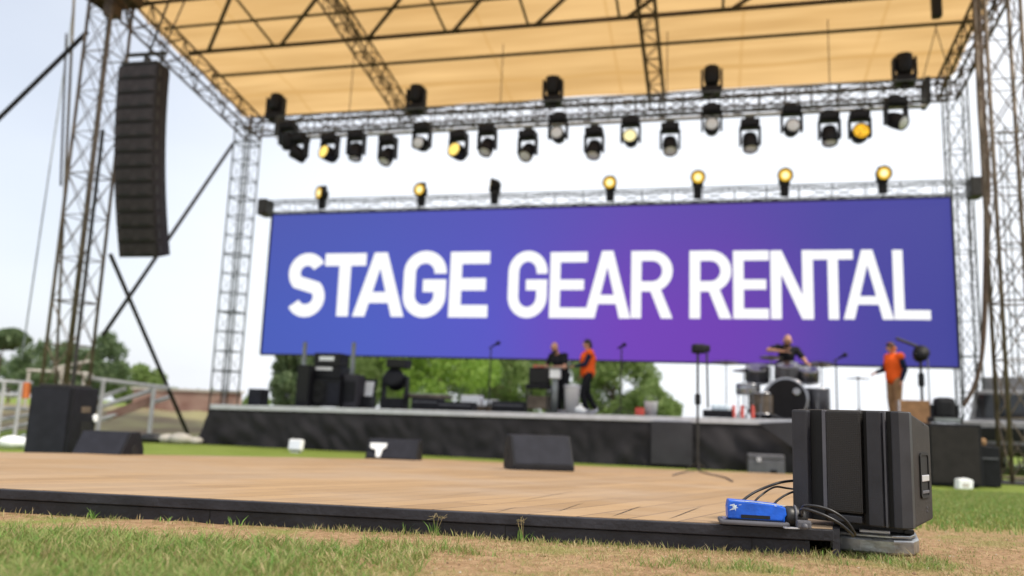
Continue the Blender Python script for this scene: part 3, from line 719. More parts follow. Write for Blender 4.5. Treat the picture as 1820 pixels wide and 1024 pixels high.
# things on the ground at the skirt
def crate(px0, px1, py0, py1, Y, dep, name, label, cat, m='grey', rz=SROT, bev=.02, lid=None):
    a, b = at_y(px0, py1, Y), at_y(px1, py1, Y); w_ = (b - a).length; h_ = (at_y((px0 + px1) / 2, py0, Y) - at_y((px0 + px1) / 2, py1, Y)).length
    c = (a + b) / 2
    e = empty(name, (c.x, c.y, gz(Y) + .002), label, cat, rz=rz)
    return e, w_, h_, dep
e, w_, h_, dp = crate(1330, 1392, 803, 838, 16.2, .4, 'equipment_case', 'grey equipment case standing on the ground before the stage skirt', 'case')
MB().box((0, 0, h_ * .36), (w_, dp, h_ * .7), bev=.02).build('case_body', M['grey'], e)
MB().box((0, 0, h_ * .86), (w_, dp, h_ * .26), bev=.02).build('case_lid', M['grey'], e)
MB().box((w_ * .2, -dp / 2 - .01, h_ * .1), (.12, .02, .1)).build('latch', M['black'], e)
MB().box((-w_ * .2, -dp / 2 - .01, h_ * .72), (.08, .02, .08)).build('latch', M['alu'], e)

# floor monitors (wedges)
def wedge(loc, w_, h_, d_, rz, label, sheet=False):
    e = empty('floor_monitor', loc, label, 'floor monitor', 'wedge floor monitors', rz=rz)
    m = Matrix.Rotation(R(90), 4, 'Z')
    poly = [(-d_ / 2, 0), (-d_ / 2, h_ * .16), (-d_ * .10, h_), (d_ * .28, h_), (d_ / 2, h_ * .45), (d_ / 2, 0)]      # profile y,z ; y- is the front
    mm = Matrix(((0, -1, 0, 0), (1, 0, 0, 0), (0, 0, 1, 0), (0, 0, 0, 1)))
    MB().prism(poly, -w_ / 2, w_ / 2, mm).build('cabinet', M['black'], e, bevel=.012)
    n = Vector((0, -(h_ * .84), d_ * .4)).normalized()
    c = Vector((0, -d_ * .30, h_ * .58)) + n * .006; sl = math.hypot(h_ * .84, d_ * .4)
    MB().box(c, (w_ * .93, sl * .93, .012), rx=math.atan2(h_ * .84, d_ * .4), bev=.003).build('grille', M['grille2'], e)
    for sx in (-1, 1):
        hd = MB().lathe([(.001, -.004), (.07, -.004), (.075, 0), (.07, .006), (.055, .003), (.001, .002)], 16, Matrix.Translation((sx * (w_ / 2 + .001), d_ * .1, h_ * .42)) @ Matrix.Rotation(sx * R(90), 4, 'Y') @ Matrix.Scale(h_ / .45, 4)).build('handle', M['blackgap'], e)
    return e
M['grille2'] = mat('dark_grey_grille', (.020, .021, .029), .7, bump=.4, bscale=300, var=.2, spec=.2)
p = at_y(957, 826, 11.4); wedge((p.x, p.y, dz(p.y) + .002), .86, .47, .55, R(14), 'black wedge floor monitor alone in the middle of the plank platform')
p = at_y(190, 812, 11.6); wedge((p.x, p.y, gz(p.y) + .002), .72, .44, .62, R(-6), 'black wedge floor monitor beside the tall loudspeaker on the left')
p = at_y(700, 814, 15.6)
e = wedge((p.x, p.y, gz(p.y) + .002), .98, .42, .5, R(-6), 'low black wedge floor monitor with a painted white reflection on it, against the skirt')
pp = MB().prism([(-.15, .10), (.17, .10), (.16, .02), (.10, -.02), (.07, -.17), (-.01, -.17), (-.03, -.03), (-.14, .0)], -.01, .01).build('painted_reflection', M['paper'], e)  # white T-shaped light reflection, made as a thin solid piece
pp.location = (-.27, -.205, .25); pp.rotation_euler = (R(-22), 0, 0)
p = at_y(528, 800, 17.6)
e = empty('flood_light', (p.x, p.y - .1, gz(17) + .002), 'small white box light on the grass by the stage skirt', 'light', rz=SROT)
MB().box((0, 0, .16), (.32, .12, .24), bev=.04, rx=R(-12)).build('housing', M['white'], e)
MB().box((0, -.07, .165), (.25, .01, .18), rx=R(-12), bev=.003).build('lens_panel', M['lens'], e)
MB().box((0, 0, .015), (.2, .15, .03)).build('foot', M['alu'], e)

# tall loudspeaker on the left, and its flank
p = at_y(103, 812, 12.1)
e = empty('loudspeaker', (p.x, p.y, gz(p.y) + .002), 'tall black loudspeaker standing on the grass at the far left', 'loudspeaker', rz=R(-5))
MB().box((0, 0, .53), (.66, .6, 1.05), bev=.02).build('cabinet', M['black'], e)
MB().box((-.02, -.306, .54), (.56, .012, .96), bev=.004).build('grille', M['grille2'], e)
MB().box((.331, .02, .74), (.012, .22, .09), bev=.004).build('handle', M['steel_rust'], e)
MB().box((.332, .06, .42), (.014, .26, .3), bev=.004).build('back_plate', M['blackgap'], e)
MB().lathe([(.001, 0), (.06, 0), (.06, .02), (.001, .025)], 14, Matrix.Translation((.34, .25, .62)) @ Matrix.Rotation(R(90), 4, 'Y')).build('badge', M['paper'], e)
MB().box((0, 0, 1.075), (.5, .5, .04), bev=.01).build('lid', M['steel_dark'], e)
p = at_y(36, 790, 15.5)
e = empty('sandbag', (p.x, p.y, gz(20)), 'pale blue white sandbag on the grass behind the tall loudspeaker', 'sandbag', rz=.4)
MB().ball((-.14, 0, .11), (.24, .2, .13)).ball((.14, .02, .10), (.24, .19, .12)).build('bag', M['paper'], e, remesh=.03)
MB().tube((-.05, 0, .2), (.06, .02, .26), .025).build('tie', M['rope'], e)

# small black monitor on the left stage corner
p = stage_pt(457, .5)
e = empty('monitor_speaker', p, 'small black monitor speaker on the left front corner of the stage', 'loudspeaker', rz=SROT)
MB().box((0, 0, .20), (.38, .34, .40), bev=.02).build('cabinet', M['black'], e)
MB().box((0, -.176, .2), (.33, .012, .34), bev=.004).build('grille', M['grille2'], e)

# ------------------------------------------------------------------ led screen
CXS, CZS, SYS = .72, 4.83, 4.5
SW, SH = 19.06, 4.28
scr = empty('led_screen', S(CXS, SYS, CZS), 'long blue and violet led screen with white capital lettering above the stage', 'screen', rz=SROT)
pnl = MB(); NX = 1
pnl.add([(-SW / 2, 0, -SH / 2), (SW / 2, 0, -SH / 2), (SW / 2, 0, SH / 2), (-SW / 2, 0, SH / 2)], [(0, 1, 2, 3)]); pnl.build('display', M['led'], scr)
fb = MB().box((0, .06, 0), (SW + .02, .10, SH + .02)).build('back_casing', M['black'], scr)
def offs(pts, h, closed=False):
    n = len(pts); L = []; Rr = []
    for i in range(n):
        p = Vector(pts[i]); a = (p - Vector(pts[i - 1])).normalized() if i > 0 else None; b = (Vector(pts[i + 1]) - p).normalized() if i < n - 1 else None
        a = a or b; b = b or a
        nn = Vector((-a.y, a.x)) + Vector((-b.y, b.x)); nn.normalize()
        c = max(.35, nn.dot(Vector((-a.y, a.x)))); L.append(p + nn * h / c); Rr.append(p - nn * h / c)
    return L, Rr
def arc(cx, cy, rx, ry, a0, a1, n=10): return [(cx + rx * math.cos(R(a0 + (a1 - a0) * i / n)), cy + ry * math.sin(R(a0 + (a1 - a0) * i / n))) for i in range(n + 1)]
def glyph(ch, W, H, t):
    h = t / 2; l, r_, b, T = h, W - h, h, H - h; st = []; pg = []
    if ch == 'E': st = [[(W, T), (l, T), (l, b), (W * .985, b)]]; pg = [[(t * .9, H / 2 - h), (W * .92, H / 2 - h), (W * .92, H / 2 + h), (t * .9, H / 2 + h)]]
    if ch == 'L': st = [[(l, H), (l, b), (W, b)]]
    if ch == 'T': pg = [[(0, H - t), (W, H - t), (W, H), (0, H)], [(W / 2 - h, 0), (W / 2 + h, 0), (W / 2 + h, H - t * .9), (W / 2 - h, H - t * .9)]]
    if ch == 'N': pg = [[(0, 0), (t, 0), (t, H), (0, H)], [(W - t, 0), (W, 0), (W, H), (W - t, H)], [(t * .0, H), (t * 1.05, H), (W, 0), (W - t * 1.05, 0)]]
    if ch == 'A': pg = [[(0, 0), (t * 1.05, 0), (W / 2 + t * .38, H), (W / 2 - t * .54, H)], [(W - t * 1.05, 0), (W, 0), (W / 2 + t * .54, H), (W / 2 - t * .38, H)], [(W * .26, H * .21), (W * .74, H * .21), (W * .67, H * .21 + t * .88), (W * .33, H * .21 + t * .88)]]
    if ch == 'R':
        m = H * .47; rr = (T - m) / 2
        st = [[(t * .8, T), (r_ - rr * .95, T)] + arc(r_ - rr * .95, (T + m) / 2, rr * .95, rr, 88, -88, 12) + [(t * .8, m)]]
        pg = [[(0, 0), (t, 0), (t, H), (0, H)], [(W - t * 1.08, 0), (W, 0), (W * .60 + t * .35, m), (W * .56 - t * .55, m)]]
    if ch == 'G':
        rx = (r_ - l) / 2; ry = min(rx * 1.12, T - H * .67); cx = W / 2
        st = [[(r_, H * .655)] + arc(cx, T - ry, rx, ry, 0, 180, 16) + arc(cx, b + ry, rx, ry, 180, 360, 16) + [(r_, H * .57 - h), (W * .46, H * .57 - h)]]
    if ch == 'S':
        ry = (T - b) / 4 * 1.06; rx = (r_ - l) / 2
        st = [arc(W / 2, T - ry, rx, ry, 28, 222, 18) + arc(W / 2, b + ry, rx * 1.03, ry, 42, -152, 18)]
    return st, pg
LT = [('S', 508, 582, 450, 564, 25), ('T', 579, 652.5, 450.5, 562.5, 25), ('A', 626, 717, 449, 563, 25), ('G', 714, 796, 446, 565, 25.5), ('E', 796.5, 872, 447.5, 564.5, 25.5),
      ('G', 901, 974.5, 446, 565.5, 22.5), ('E', 975.6, 1045, 448, 565.5, 22), ('A', 1037, 1119.5, 446, 566, 22), ('R', 1120.6, 1196.5, 446, 566, 22),
      ('R', 1225, 1300.5, 445.5, 566.5, 23), ('E', 1303, 1367, 445.5, 567, 22.5), ('N', 1369.5, 1445.6, 445, 567.5, 23), ('T', 1444, 1516.5, 444.5, 568, 22), ('A', 1499, 1588, 444, 568, 22), ('L', 1587.5, 1652, 444, 568.5, 22)]
lt = MB(); k = 0
for ch, x0, x1, y0, y1, tw in LT:
    ln = 8.3 - (x0 - 480) * .0101
    if ch == 'A': x0 += ln / 2; x1 += ln / 2
    elif ch == 'T': x0 -= ln / 2; x1 -= ln / 2
    else: x0 += max(0, ln) / 2; x1 -= max(0, ln) / 2
    xm = (x0 + x1) / 2; X0, X1 = at_s(x0, 507, SYS)[0] - CXS, at_s(x1, 507, SYS)[0] - CXS; Z0, Z1 = at_s(xm, y1, SYS)[1] - CZS, at_s(xm, y0, SYS)[1] - CZS
    t = .85 * (at_s(xm + tw, 507, SYS)[0] - at_s(xm, 507, SYS)[0]); st, pg = glyph(ch, X1 - X0, Z1 - Z0, t)
    for s_ in st:
        L, Rr = offs(s_, t / 2); k += 1; y = -.006 - .002 * (k % 5); n = len(L)
        vs = [(X0 + p.x, y, Z0 + p.y) for p in L] + [(X0 + p.x, y, Z0 + p.y) for p in Rr]
        lt.add(vs, [(i, i + 1, n + i + 1, n + i) for i in range(n - 1)])
    for g_ in pg:
        k += 1; y = -.006 - .002 * (k % 5)
        lt.add([(X0 + p[0], y, Z0 + p[1]) for p in g_], [tuple(range(len(g_)))])
lt.build('lettering', M['letter'], scr)
fm = MB()
fm.box((0, -.005, SH / 2 + .03), (SW + .06, .09, .05)).box((0, -.005, -SH / 2 - .03), (SW + .06, .09, .05))
fm.box((-SW / 2 - .025, -.005, 0), (.03, .09, SH)).box((SW / 2 + .025, -.005, 0), (.03, .09, SH))
fm.build('frame', M['steel_dark'], scr)

# ------------------------------------------------------------------ towers
def tower(x, y, w_, ztop, label, m, bays, r, rw, taper=0, ladder=False, extra=None):
    b = S(x, y, gz(20)); e = empty('truss_tower', b, label, 'tower', 'truss towers', rz=SROT)
    H_ = ztop - gz(20); n = bays; h = w_ / 2
    cs = [(-h, -h), (h, -h), (h, h), (-h, h)]
    for cx_, cy_ in cs: MB().tube((cx_, cy_, .03), (cx_, cy_, H_), r, 8).build('leg', m, e, smooth=True)
    lc = MB(); hr = lc
    for f in range(4):
        a, b_ = cs[f], cs[(f + 1) % 4]
        for i in range(n):
            z0, z1 = .1 + (H_ - .2) * i / n, .1 + (H_ - .2) * (i + 1) / n
            hr.tube((*a, z0), (*b_, z0), rw * (1.5 if i % 3 == 0 else 1), 5)
            if not ladder:
                zm = (z0 + z1) / 2
                lc.tube((*a, z0), (*b_, z1), rw, 4)
                lc.tube((*b_, z0), (*a, z1), rw, 4)
            else: lc.tube((*(a if i % 2 else b_), z0), (*(b_ if i % 2 else a), z1), rw * .45, 4)
        hr.tube((*a, H_ - .1), (*b_, H_ - .1), rw * 1.4, 5)
    lc.build('lattice', m, e)
    bp2 = MB().box((0, 0, .015), (w_ + .5, w_ + .5, .03)); bp2.build('base_plate', M['steel_dark'], e)
    return e
TL = (-10.95, -.7); TR = (10.22, .4)
t1 = tower(*TL, .72, 12.2, 'weathered brown lattice tower at the front left, behind the hanging speaker column', M['steel_rust'], 11, .042, .013)
MB().box((0, 0, 11.5), (1.1, 1.0, .35)).box((.25, -.2, 11.0), (.35, .3, .5)).tube((-.5, -.45, 11.3), (-.5, .45, 11.3), .06).build('sleeve_block', M['roof_steel'], t1, bevel=.02)
MB().tube((.58, -.42, .05), (.58, -.42, 7.6), .045, 8).build('side_pole', M['steel_dark'], t1)
t2 = tower(*TR, .66, 11.8, 'weathered lattice tower at the right border of the picture', M['steel_rust'], 10, .042, .013)
MB().box((0, 0, 11.4), (.9, .9, .35)).build('sleeve_block', M['roof_steel'], t2, bevel=.02)
t3 = tower(-11.05, 6.2, .62, 10.7, 'pale lattice tower at the rear left, its rungs standing out against the sky', M['truss'], 16, .026, .018, ladder=True)
MB().tube((0, 0, .1), (0, 0, 10.4), .03, 8).build('cable_bundle', M['rope'], t3)
t4 = tower(10.95, 6.2, .52, 10.7, 'pale lattice tower at the rear right, just beyond the end of the led screen', M['truss'], 11, .024, .011)
tw5 = tower(13.4, 9.5, .5, 10.5, 'slim far tower at the right behind the weathered one', M['truss'], 14, .022, .011, ladder=True)

# ------------------------------------------------------------------ roof
rf = empty('stage_roof', S(0, 2.5, roofz(2.5)), 'tan translucent tarpaulin roof on brown trusses over the stage', 'roof', rz=SROT)
RI = rf.matrix_basis.copy()
RI = (Matrix.Translation(rf.location) @ Matrix.Rotation(SROT, 4, 'Z')).inverted()
def rl(x, y, z): return RI @ S(x, y, z)
XL, XR, YF, YB = -10.75, 10.75, -2.2, 6.1
tp = MB(); vs = []; NXT, NYT = 110, 48
for j in range(NYT + 1):
    for i in range(NXT + 1):
        x = (XL - .45) + (XR - XL + .6) * i / NXT; y = YF + (YB - YF) * j / NYT
        vs.append(rl(x, y, roofz(y) + .06 + .07 * mnoise.noise((x * .5, y * .9, 0)) + .03 * mnoise.noise((x * .6 + y * .8, y * 1.5, 4))))
tp.add(vs, [(j * (NXT + 1) + i, j * (NXT + 1) + i + 1, (j + 1) * (NXT + 1) + i + 1, (j + 1) * (NXT + 1) + i) for j in range(NYT) for i in range(NXT)])
tp.build('tarpaulin', M['tarp'], rf, smooth=True)
def rbeam(x0, y0, x1, y1, w_, h_, drop, nm, m, **k):
    MB().truss(rl(x0, y0, roofz(y0) - drop), rl(x1, y1, roofz(y1) - drop), w_, h_, **k).build(nm, m, rf)
rbeam(XL, 6.0, XR, 6.0, .45, .5, .38, 'rear_beam', M['roof_steel'], bays=30, r=.036, rw=.018)
rbeam(XL, 1.9 - 4, XL, 6.2, .5, .75, .42, 'side_beam', M['roof_steel'], bays=11, r=.036, rw=.018)
rbeam(XR, 1.9 - 4, XR, 6.2, .5, .55, .32, 'side_beam', M['roof_steel'], bays=12, r=.04, rw=.02)
rbeam(-5.2, -2.1, -5.2, 6.0, .42, .42, .30, 'rafter', M['roof_steel'], bays=13, r=.030, rw=.015)
rbeam(2.8, -2.1, 2.8, 6.0, .42, .42, .30, 'rafter', M['roof_steel'], bays=13, r=.030, rw=.015)
rbeam(XL, -2.0, XR, -2.0, .5, .6, .4, 'front_beam', M['roof_steel'], bays=40, r=.045, rw=.022)
for y, r_, mm in ((3.5, .05, 'pipe'), (2.3, .062, 'roof_steel'), (1.15, .04, 'pipe'), (.1, .055, 'roof_steel')):
    MB().tube(rl(XL, y, roofz(y) - .09), rl(XR, y, roofz(y) - .09), r_, 8).build('purlin', M[mm], rf, smooth=True)
xb = [at_s(p_, q_, 2.3)[0] for p_, q_ in ((366, 92), (494, 81), (650, 66), (800, 51), (946, 43), (1108, 27), (1292, 12))]
xb += [xb[-1] + 2.7, xb[-1] + 5.2]
for i, x in enumerate(xb[:-1]):
    MB().tube(rl(x + .07, 2.3, roofz(2.3) - .11), rl(xb[i + 1] - .16, .1, roofz(.1) - .11), .056, 7).build('diagonal_brace', M['roof_steel'], rf)
    MB().tube(rl(xb[i + 1] - .1, 2.3, roofz(2.3) - .11), rl(xb[i + 1] - .08, .1, roofz(.1) - .11), .036, 7).build('diagonal_brace', M['pipe'], rf)
for x, y in ((-3.2, 4.9), (8.9, 3.0)): pass
# chain hoist and slings at the right
sl_ = MB()
xh = at_s(1668, 40, 2.2)[0]
MB().box(rl(xh, 2.3, roofz(2.3) - .35), (.22, .22, .75), bev=.05).build('chain_hoist', M['blackgap'], rf)

# struts, guys and ropes on the left
def sk_pole(p0, p1, r, name, label, cat, m='steel_dark', group=None, sag=0):
    if sag: pts = [p0.lerp(p1, i / 24) + Vector((0, 0, -sag * 4 * (i / 24) * (1 - i / 24))) for i in range(25)]
    else: pts = [p0, p0.lerp(p1, .5), p1]
    return tag(MB().path(pts, r, 8).build(name, M[m], smooth=True), label, cat, group)
def side_pt(px, py, X):             # photo point on the plane of the left side of the stage structure
    d = ray(px, py); t = ((O - EYE).dot(EX) + X) / d.dot(EX); return EYE + d * t
a_, b_ = side_pt(196, 452, -10.7), side_pt(334, 772, -10.7); sk_pole(a_, b_ , .055, 'brace_pole', 'dark brace pole slanting down from the left tower to the grass', 'brace pole', group='crossed brace poles')
a_, b_ = side_pt(414, 256, -10.95), side_pt(183, 596, -10.95); sk_pole(a_, b_, .055, 'brace_pole', 'dark brace pole rising from the left tower to the rear tower top', 'brace pole', group='crossed brace poles')
c1, c2 = at_s(-8, 217, -1.4), at_s(156, 56, -1.0)
sk_pole(S(c2[0], -1.0, c2[1]), S(c1[0] - .02, -1.4, c1[1]) + (S(c1[0], -1.4, c1[1]) - S(c2[0], -1.0, c2[1])) * 1.6, .06, 'guy_strut', 'thick black guy strut running down left from the tower head', 'strut', 'blackgap')
for (x0, y0, x1, y1, sy, rr, lb, mm) in ((132, -10, 98, 700, -.2, .035, 'dark taut rope hanging close to the left tower', 'pipe'), (134, -10, 38, 640, 1.5, .022, 'thin pale rope slanting down at the far left', 'rope'), (118, 60, 108, 330, .8, .03, 'short slack dark rope beside the tower top', 'steel_dark')):
    p0, p1 = at_s(x0, y0, sy), at_s(x1, y1, sy); sk_pole(S(p0[0], sy, p0[1]), S(p1[0], sy, p1[1]), rr, 'rope', lb, 'rope', mm, sag=.05)
# brown cable bundle on the right
pts = [S(*[at_s(x_, y_, 2.0)[0], 2.0, at_s(x_, y_, 2.0)[1]]) for x_, y_ in ((1736, -10), (1740, 90), (1745, 200), (1753, 300), (1754, 420), (1750, 560), (1744, 640), (1730, 690), (1712, 722))]
tag(MB().path(spline(pts, 50), [.09 - .045 * min(1, max(0, i - 16) / 22) for i in range(51)], 8).build('cable_bundle', M['dirtrope'], smooth=True), 'brown cable bundle hanging beside the right tower', 'cable')
for x0, x1, lb in ((1665, 1640, 'thin sling rope left of the hoist at the roof right end'), (1662, 1690, 'thin sling rope right of the hoist at the roof right end')):
    a_, b_ = at_s(x0, 45, 2.3), at_s(x1, 140, 3.4); sk_pole(S(a_[0], 2.3, a_[1]), S(b_[0], 3.4, b_[1]), .012, 'sling_rope', lb, 'rope', 'pipe')
for px, lb in ((1722, 'thin dark cable between the screen end and the brown bundle'), (1700, 'thin grey wire down the edge of the rear right tower')):
    a_, b_ = at_s(px, 330, 4.9), at_s(px + 14, 720, 4.9); sk_pole(S(a_[0], 4.9, a_[1]), S(b_[0], 4.9, b_[1]), .018, 'wire', lb, 'wire', 'steel_dark')

# ------------------------------------------------------------------ line array
la = empty('line_array', S(-9.03, -1.5, 9.42), 'curved hanging column of black line array cabinets beside the left tower', 'loudspeaker column', rz=R(-12))
cab_h, n = .352, 13
poly = [(-.53, -.26), (.53, -.26), (.53, .02), (.50, .27), (-.50, .27), (-.53, .02)]
pz, py_, ang = -.3, 0.0, 0.0
M['array'] = mat('line_array_paint', (.020, .017, .018), .65, var=.25, spec=.25)
M['array_grille'] = mat('line_array_grille', (.040, .034, .037), .7, bump=.3, bscale=150, var=.2, spec=.2)
first = None
for i in range(n):
    ang = R(1.5 + 1.35 * i)
    if first is None:
        cb_ = planprism(poly, -cab_h + .004, .006).build('cabinet', M['array'], la, bevel=.012)
        gr = MB().box((0, -.268, -cab_h / 2 + .006), (1.0, .016, cab_h - .09), bev=.005).build('grille', M['array_grille'], cb_)
        for sx in (-.25, .22): MB().box((sx, -.278, -cab_h + .075), (.26, .012, .085), bev=.004).build('vent', M['blackgap'], cb_)
        for sx in (.536, -.536): MB().box((sx, -.15, -cab_h / 2), (.02, .1, .2), bev=.004).build('rigging_plate', M['steel_dark'], cb_)
        first = cb_; o = cb_
    else: o = copy_tree(first, la)
    o.location = (0, py_, pz); o.rotation_euler = (ang, 0, 0)
    pz -= cab_h * math.cos(ang); py_ += cab_h * math.sin(ang)
MB().box((.0, .0, -.24), (1.0, .5, .06), bev=.01).box((0, .05, -.1), (.12, .12, .25)).tube((-.5, 0, .08), (.55, 0, .08), .05).tube((.42, 0, -.2), (.42, 0, .1), .03).build('fly_frame', M['steel_dark'], la)
MB().tube((0, .05, .05), (-.1, .9, 2.4), .03, 6).tube((.42, 0, .1), (.40, .9, 2.4), .02, 6).build('hanging_chain', M['steel_dark'], la)

# ------------------------------------------------------------------ lighting trusses
lx0, lz0 = at_s(500, 222, 3.0); lx1, lz1 = at_s(1642, 168, 3.0); LZ = 9.2
e = empty('lighting_truss', S((lx0 + lx1) / 2, 3.0, LZ), 'silver box truss carrying the moving heads under the roof', 'truss', rz=SROT)
hl = (lx1 - lx0) / 2
MB().truss((-hl, 0, 0), (hl, 0, 0), .50, .52, bays=18, r=.022, rw=.011).build('lattice', M['truss'], e)
MB().box((hl + .04, 0, 0), (.10, .56, .64)).build('end_plate', M['blackgap'], e)
MB().box((-hl - .02, 0, 0), (.06, .56, .56)).build('end_plate', M['steel_dark'], e)
hc = MB()
for x in (-6.5, -2, 2.5, 6.5): hc.tube((x, .0, .26), (x, .05, roofz(3.05) - LZ - .05), .012, 5)
hc.build('hanger_wire', M['steel_dark'], e)
hb = MB(); hb.tube((-hl, -.24, -.40), (hl, -.24, -.40), .025, 6); hb.build('lower_pipe', M['alu'], e)
for i in range(14):
    x = -hl + 2 * hl * (i + random.random()) / 14
    MB().path(spline([(x, -.27, -.25), (x + .08, -.27, -.36), (x + random.uniform(.2, .4), -.26, -.40)], 8), .013, 5).build('cable_tail', M['steel_dark'], e)
e = empty('screen_truss', S(.7, 4.75, 7.27), 'slim silver truss along the top of the led screen', 'truss', rz=SROT)
MB().truss((-9.85, 0, 0), (10.1, 0, 0), .36, .36, bays=24, r=.020, rw=.011).build('lattice', M['truss'], e)
for x in (-9.95, 10.2): MB().box((x, 0, 0), (.3, .5, .5), bev=.03).build('corner_clamp', M['steel_dark'], e)
hc = MB()
for x in (-8, -4.8, -1.6, 1.6, 4.8, 8): hc.box((x, -.1, -.22), (.06, .12, .16))
hc.build('hook', M['steel_dark'], e)

# moving heads: base at the origin, hanging downwards (-z)
def moving_head(lens_m, label, ringm='black'):
    e = empty('moving_head', (0, 0, 0), label, 'stage light', 'moving head lights on the lighting truss')
    MB().box((0, 0, -.09), (.40, .34, .16), bev=.03).build('base', M['black'], e)
    MB().box((0, 0, .02), (.12, .1, .1)).tube((-.1, 0, .05), (.1, 0, .05), .035, 8).build('clamp', M['steel_dark'], e)
    yk = MB().box((-.205, 0, -.37), (.05, .20, .42), bev=.02).box((.205, 0, -.37), (.05, .20, .42), bev=.02).box((0, 0, -.185), (.42, .2, .04), bev=.01)
    y_ = yk.build('yoke', M['black'], e)
    hd = MB().lathe([(.001, -.21), (.10, -.21), (.145, -.17), (.168, -.05), (.17, .08), (.165, .2), (.15, .215), (.145, .19), (.001, .19)], 20)
    h_ = hd.build('head', M['black'], e, smooth=True)
    MB().lathe([(.001, .215), (.06, .212), (.135, .198), (.14, .192), (.001, .191)], 20).build('lens', M[lens_m], h_, smooth=True)
    h_.location = (0, 0, -.50)
    return e
heads = [(512, 246, 's', 10, 0), (532, 268, 'd', 60, 40), (586, 268, 'w', 84, 16), (633, 263, 'd', 170, 0), (689, 271, 'd', 150, 15), (750, 250, 'd', 95, 5), (815, 264, 'w', 85, 12), (866, 254, 'd', 150, 10),
         (938, 263, 'd', 140, 12), (992, 234, 'd', 88, 0), (1056, 258, 'd', 155, 5), (1121, 240, 'a', 85, 0), (1191, 251, 'd', 150, -6), (1265, 219, 'd', 86, 0), (1333, 245, 'd', 160, -5), (1407, 221, 'd', 88, -3), (1474, 233, 'd', 165, 0), (1528, 231, 'y', 88, 0), (1592, 207, 'd', 120, -35)]
desc = {'w': 'glowing amber', 'd': 'unlit', 'a': 'faintly lit', 'y': 'with a yellow honeycomb lens', 's': 'unlit'}
ordn = ['first', 'second', 'third', 'fourth', 'fifth', 'sixth', 'seventh', 'eighth', 'ninth', 'tenth', 'eleventh', 'twelfth', 'thirteenth', 'fourteenth', 'fifteenth', 'sixteenth', 'seventeenth', 'eighteenth', 'last']
M['lens_off'] = mat('unlit_lens', (.72, .74, .78), .12, .0, var=.05)  # whitish base colour stands in for sky reflected in the glass
def comb():
    m = bpy.data.materials.new('yellow_led_cells'); m.use_nodes = True; nt = m.node_tree; b = nt.nodes['Principled BSDF']
    tc = nd(nt, 'ShaderNodeTexCoord'); v = nd(nt, 'ShaderNodeTexVoronoi'); v.feature = 'DISTANCE_TO_EDGE'; v.inputs['Scale'].default_value = 20
    nt.links.new(tc.outputs['Object'], v.inputs['Vector']); r_ = nd(nt, 'ShaderNodeValToRGB'); nt.links.new(v.outputs['Distance'], r_.inputs[0])
    r_.color_ramp.elements[0].position = .04; r_.color_ramp.elements[0].color = (.25, .10, 0, 1); r_.color_ramp.elements[1].position = .14; r_.color_ramp.elements[1].color = (1, .58, .03, 1)
    nt.links.new(r_.outputs[0], b.inputs['Emission Color']); b.inputs['Emission Strength'].default_value = .95 / 2 ** EXPO * 1.3; b.inputs['Base Color'].default_value = (.3, .15, 0, 1); return m
M['comb'] = comb()
M['lamp_amber'] = emit('lit_amber_lens', (1, .70, .16), .95)
M['lens_amber'] = emit('faint_amber_lens', (1, .88, .45), .75)
proto = {'d': moving_head('lens_off', ''), 'w': moving_head('lamp_amber', ''), 'a': moving_head('lens_amber', ''), 'y': moving_head('comb', '')}
proto['s'] = proto['d']
used = set()
for i, (px, py, kd, pit, yaw) in enumerate(heads):
    src = proto[kd]
    key = 'd' if kd == 's' else kd
    o = src if key not in used else copy_tree(src); used.add(key)
    x, z = at_s(px, py, 2.75)
    o.location = S(x, 2.75, z + .46); o.rotation_euler = (0, 0, SROT + R(-yaw * .3)); 
    hd = [c for c in o.children if c.name.startswith('head')][0]
    # pitch: 90 = lens straight at the audience, 180 = lens down
    hd.rotation_euler = (R(pit), 0, R(-yaw))
    lab = '%s hanging light from the left under the lighting truss, %s' % (ordn[i], desc[kd])
    o['label'] = lab; o.scale = (1.14,) * 3
    if kd in 'wy':
        hd.scale = (1.1, 1.1, 1.0)
# clamp poles joining low heads with the truss are part of each head already; standing heads on top of the truss
st0 = None
for i, (px, py) in enumerate(((490, 197), (740, 176), (983, 160), (1265, 146), (1607, 119))):
    o = copy_tree(proto['d']); x, z = at_s(px, py, 3.0)
    o.location = S(x, 3.0, LZ + .24); o.rotation_euler = (R(180), 0, -SROT + math.pi * 0); o.name = 'moving_head'
    o.rotation_euler = (Matrix.Rotation(SROT, 3, 'Z') @ Matrix.Rotation(R(180), 3, 'X')).to_euler()
    hd = [c for c in o.children if c.name.startswith('head')][0]; hd.rotation_euler = (R(172 + 8 * (i % 3)), 0, 0); hd.location.z = -.44; o.scale = (1.2,) * 3
    o['group'] = 'moving heads standing on the lighting truss'
    o['label'] = '%s of the five unlit lights standing upright on the lighting truss' % ('leftmost', 'second from the left', 'middle one', 'second from the right', 'rightmost')[i]

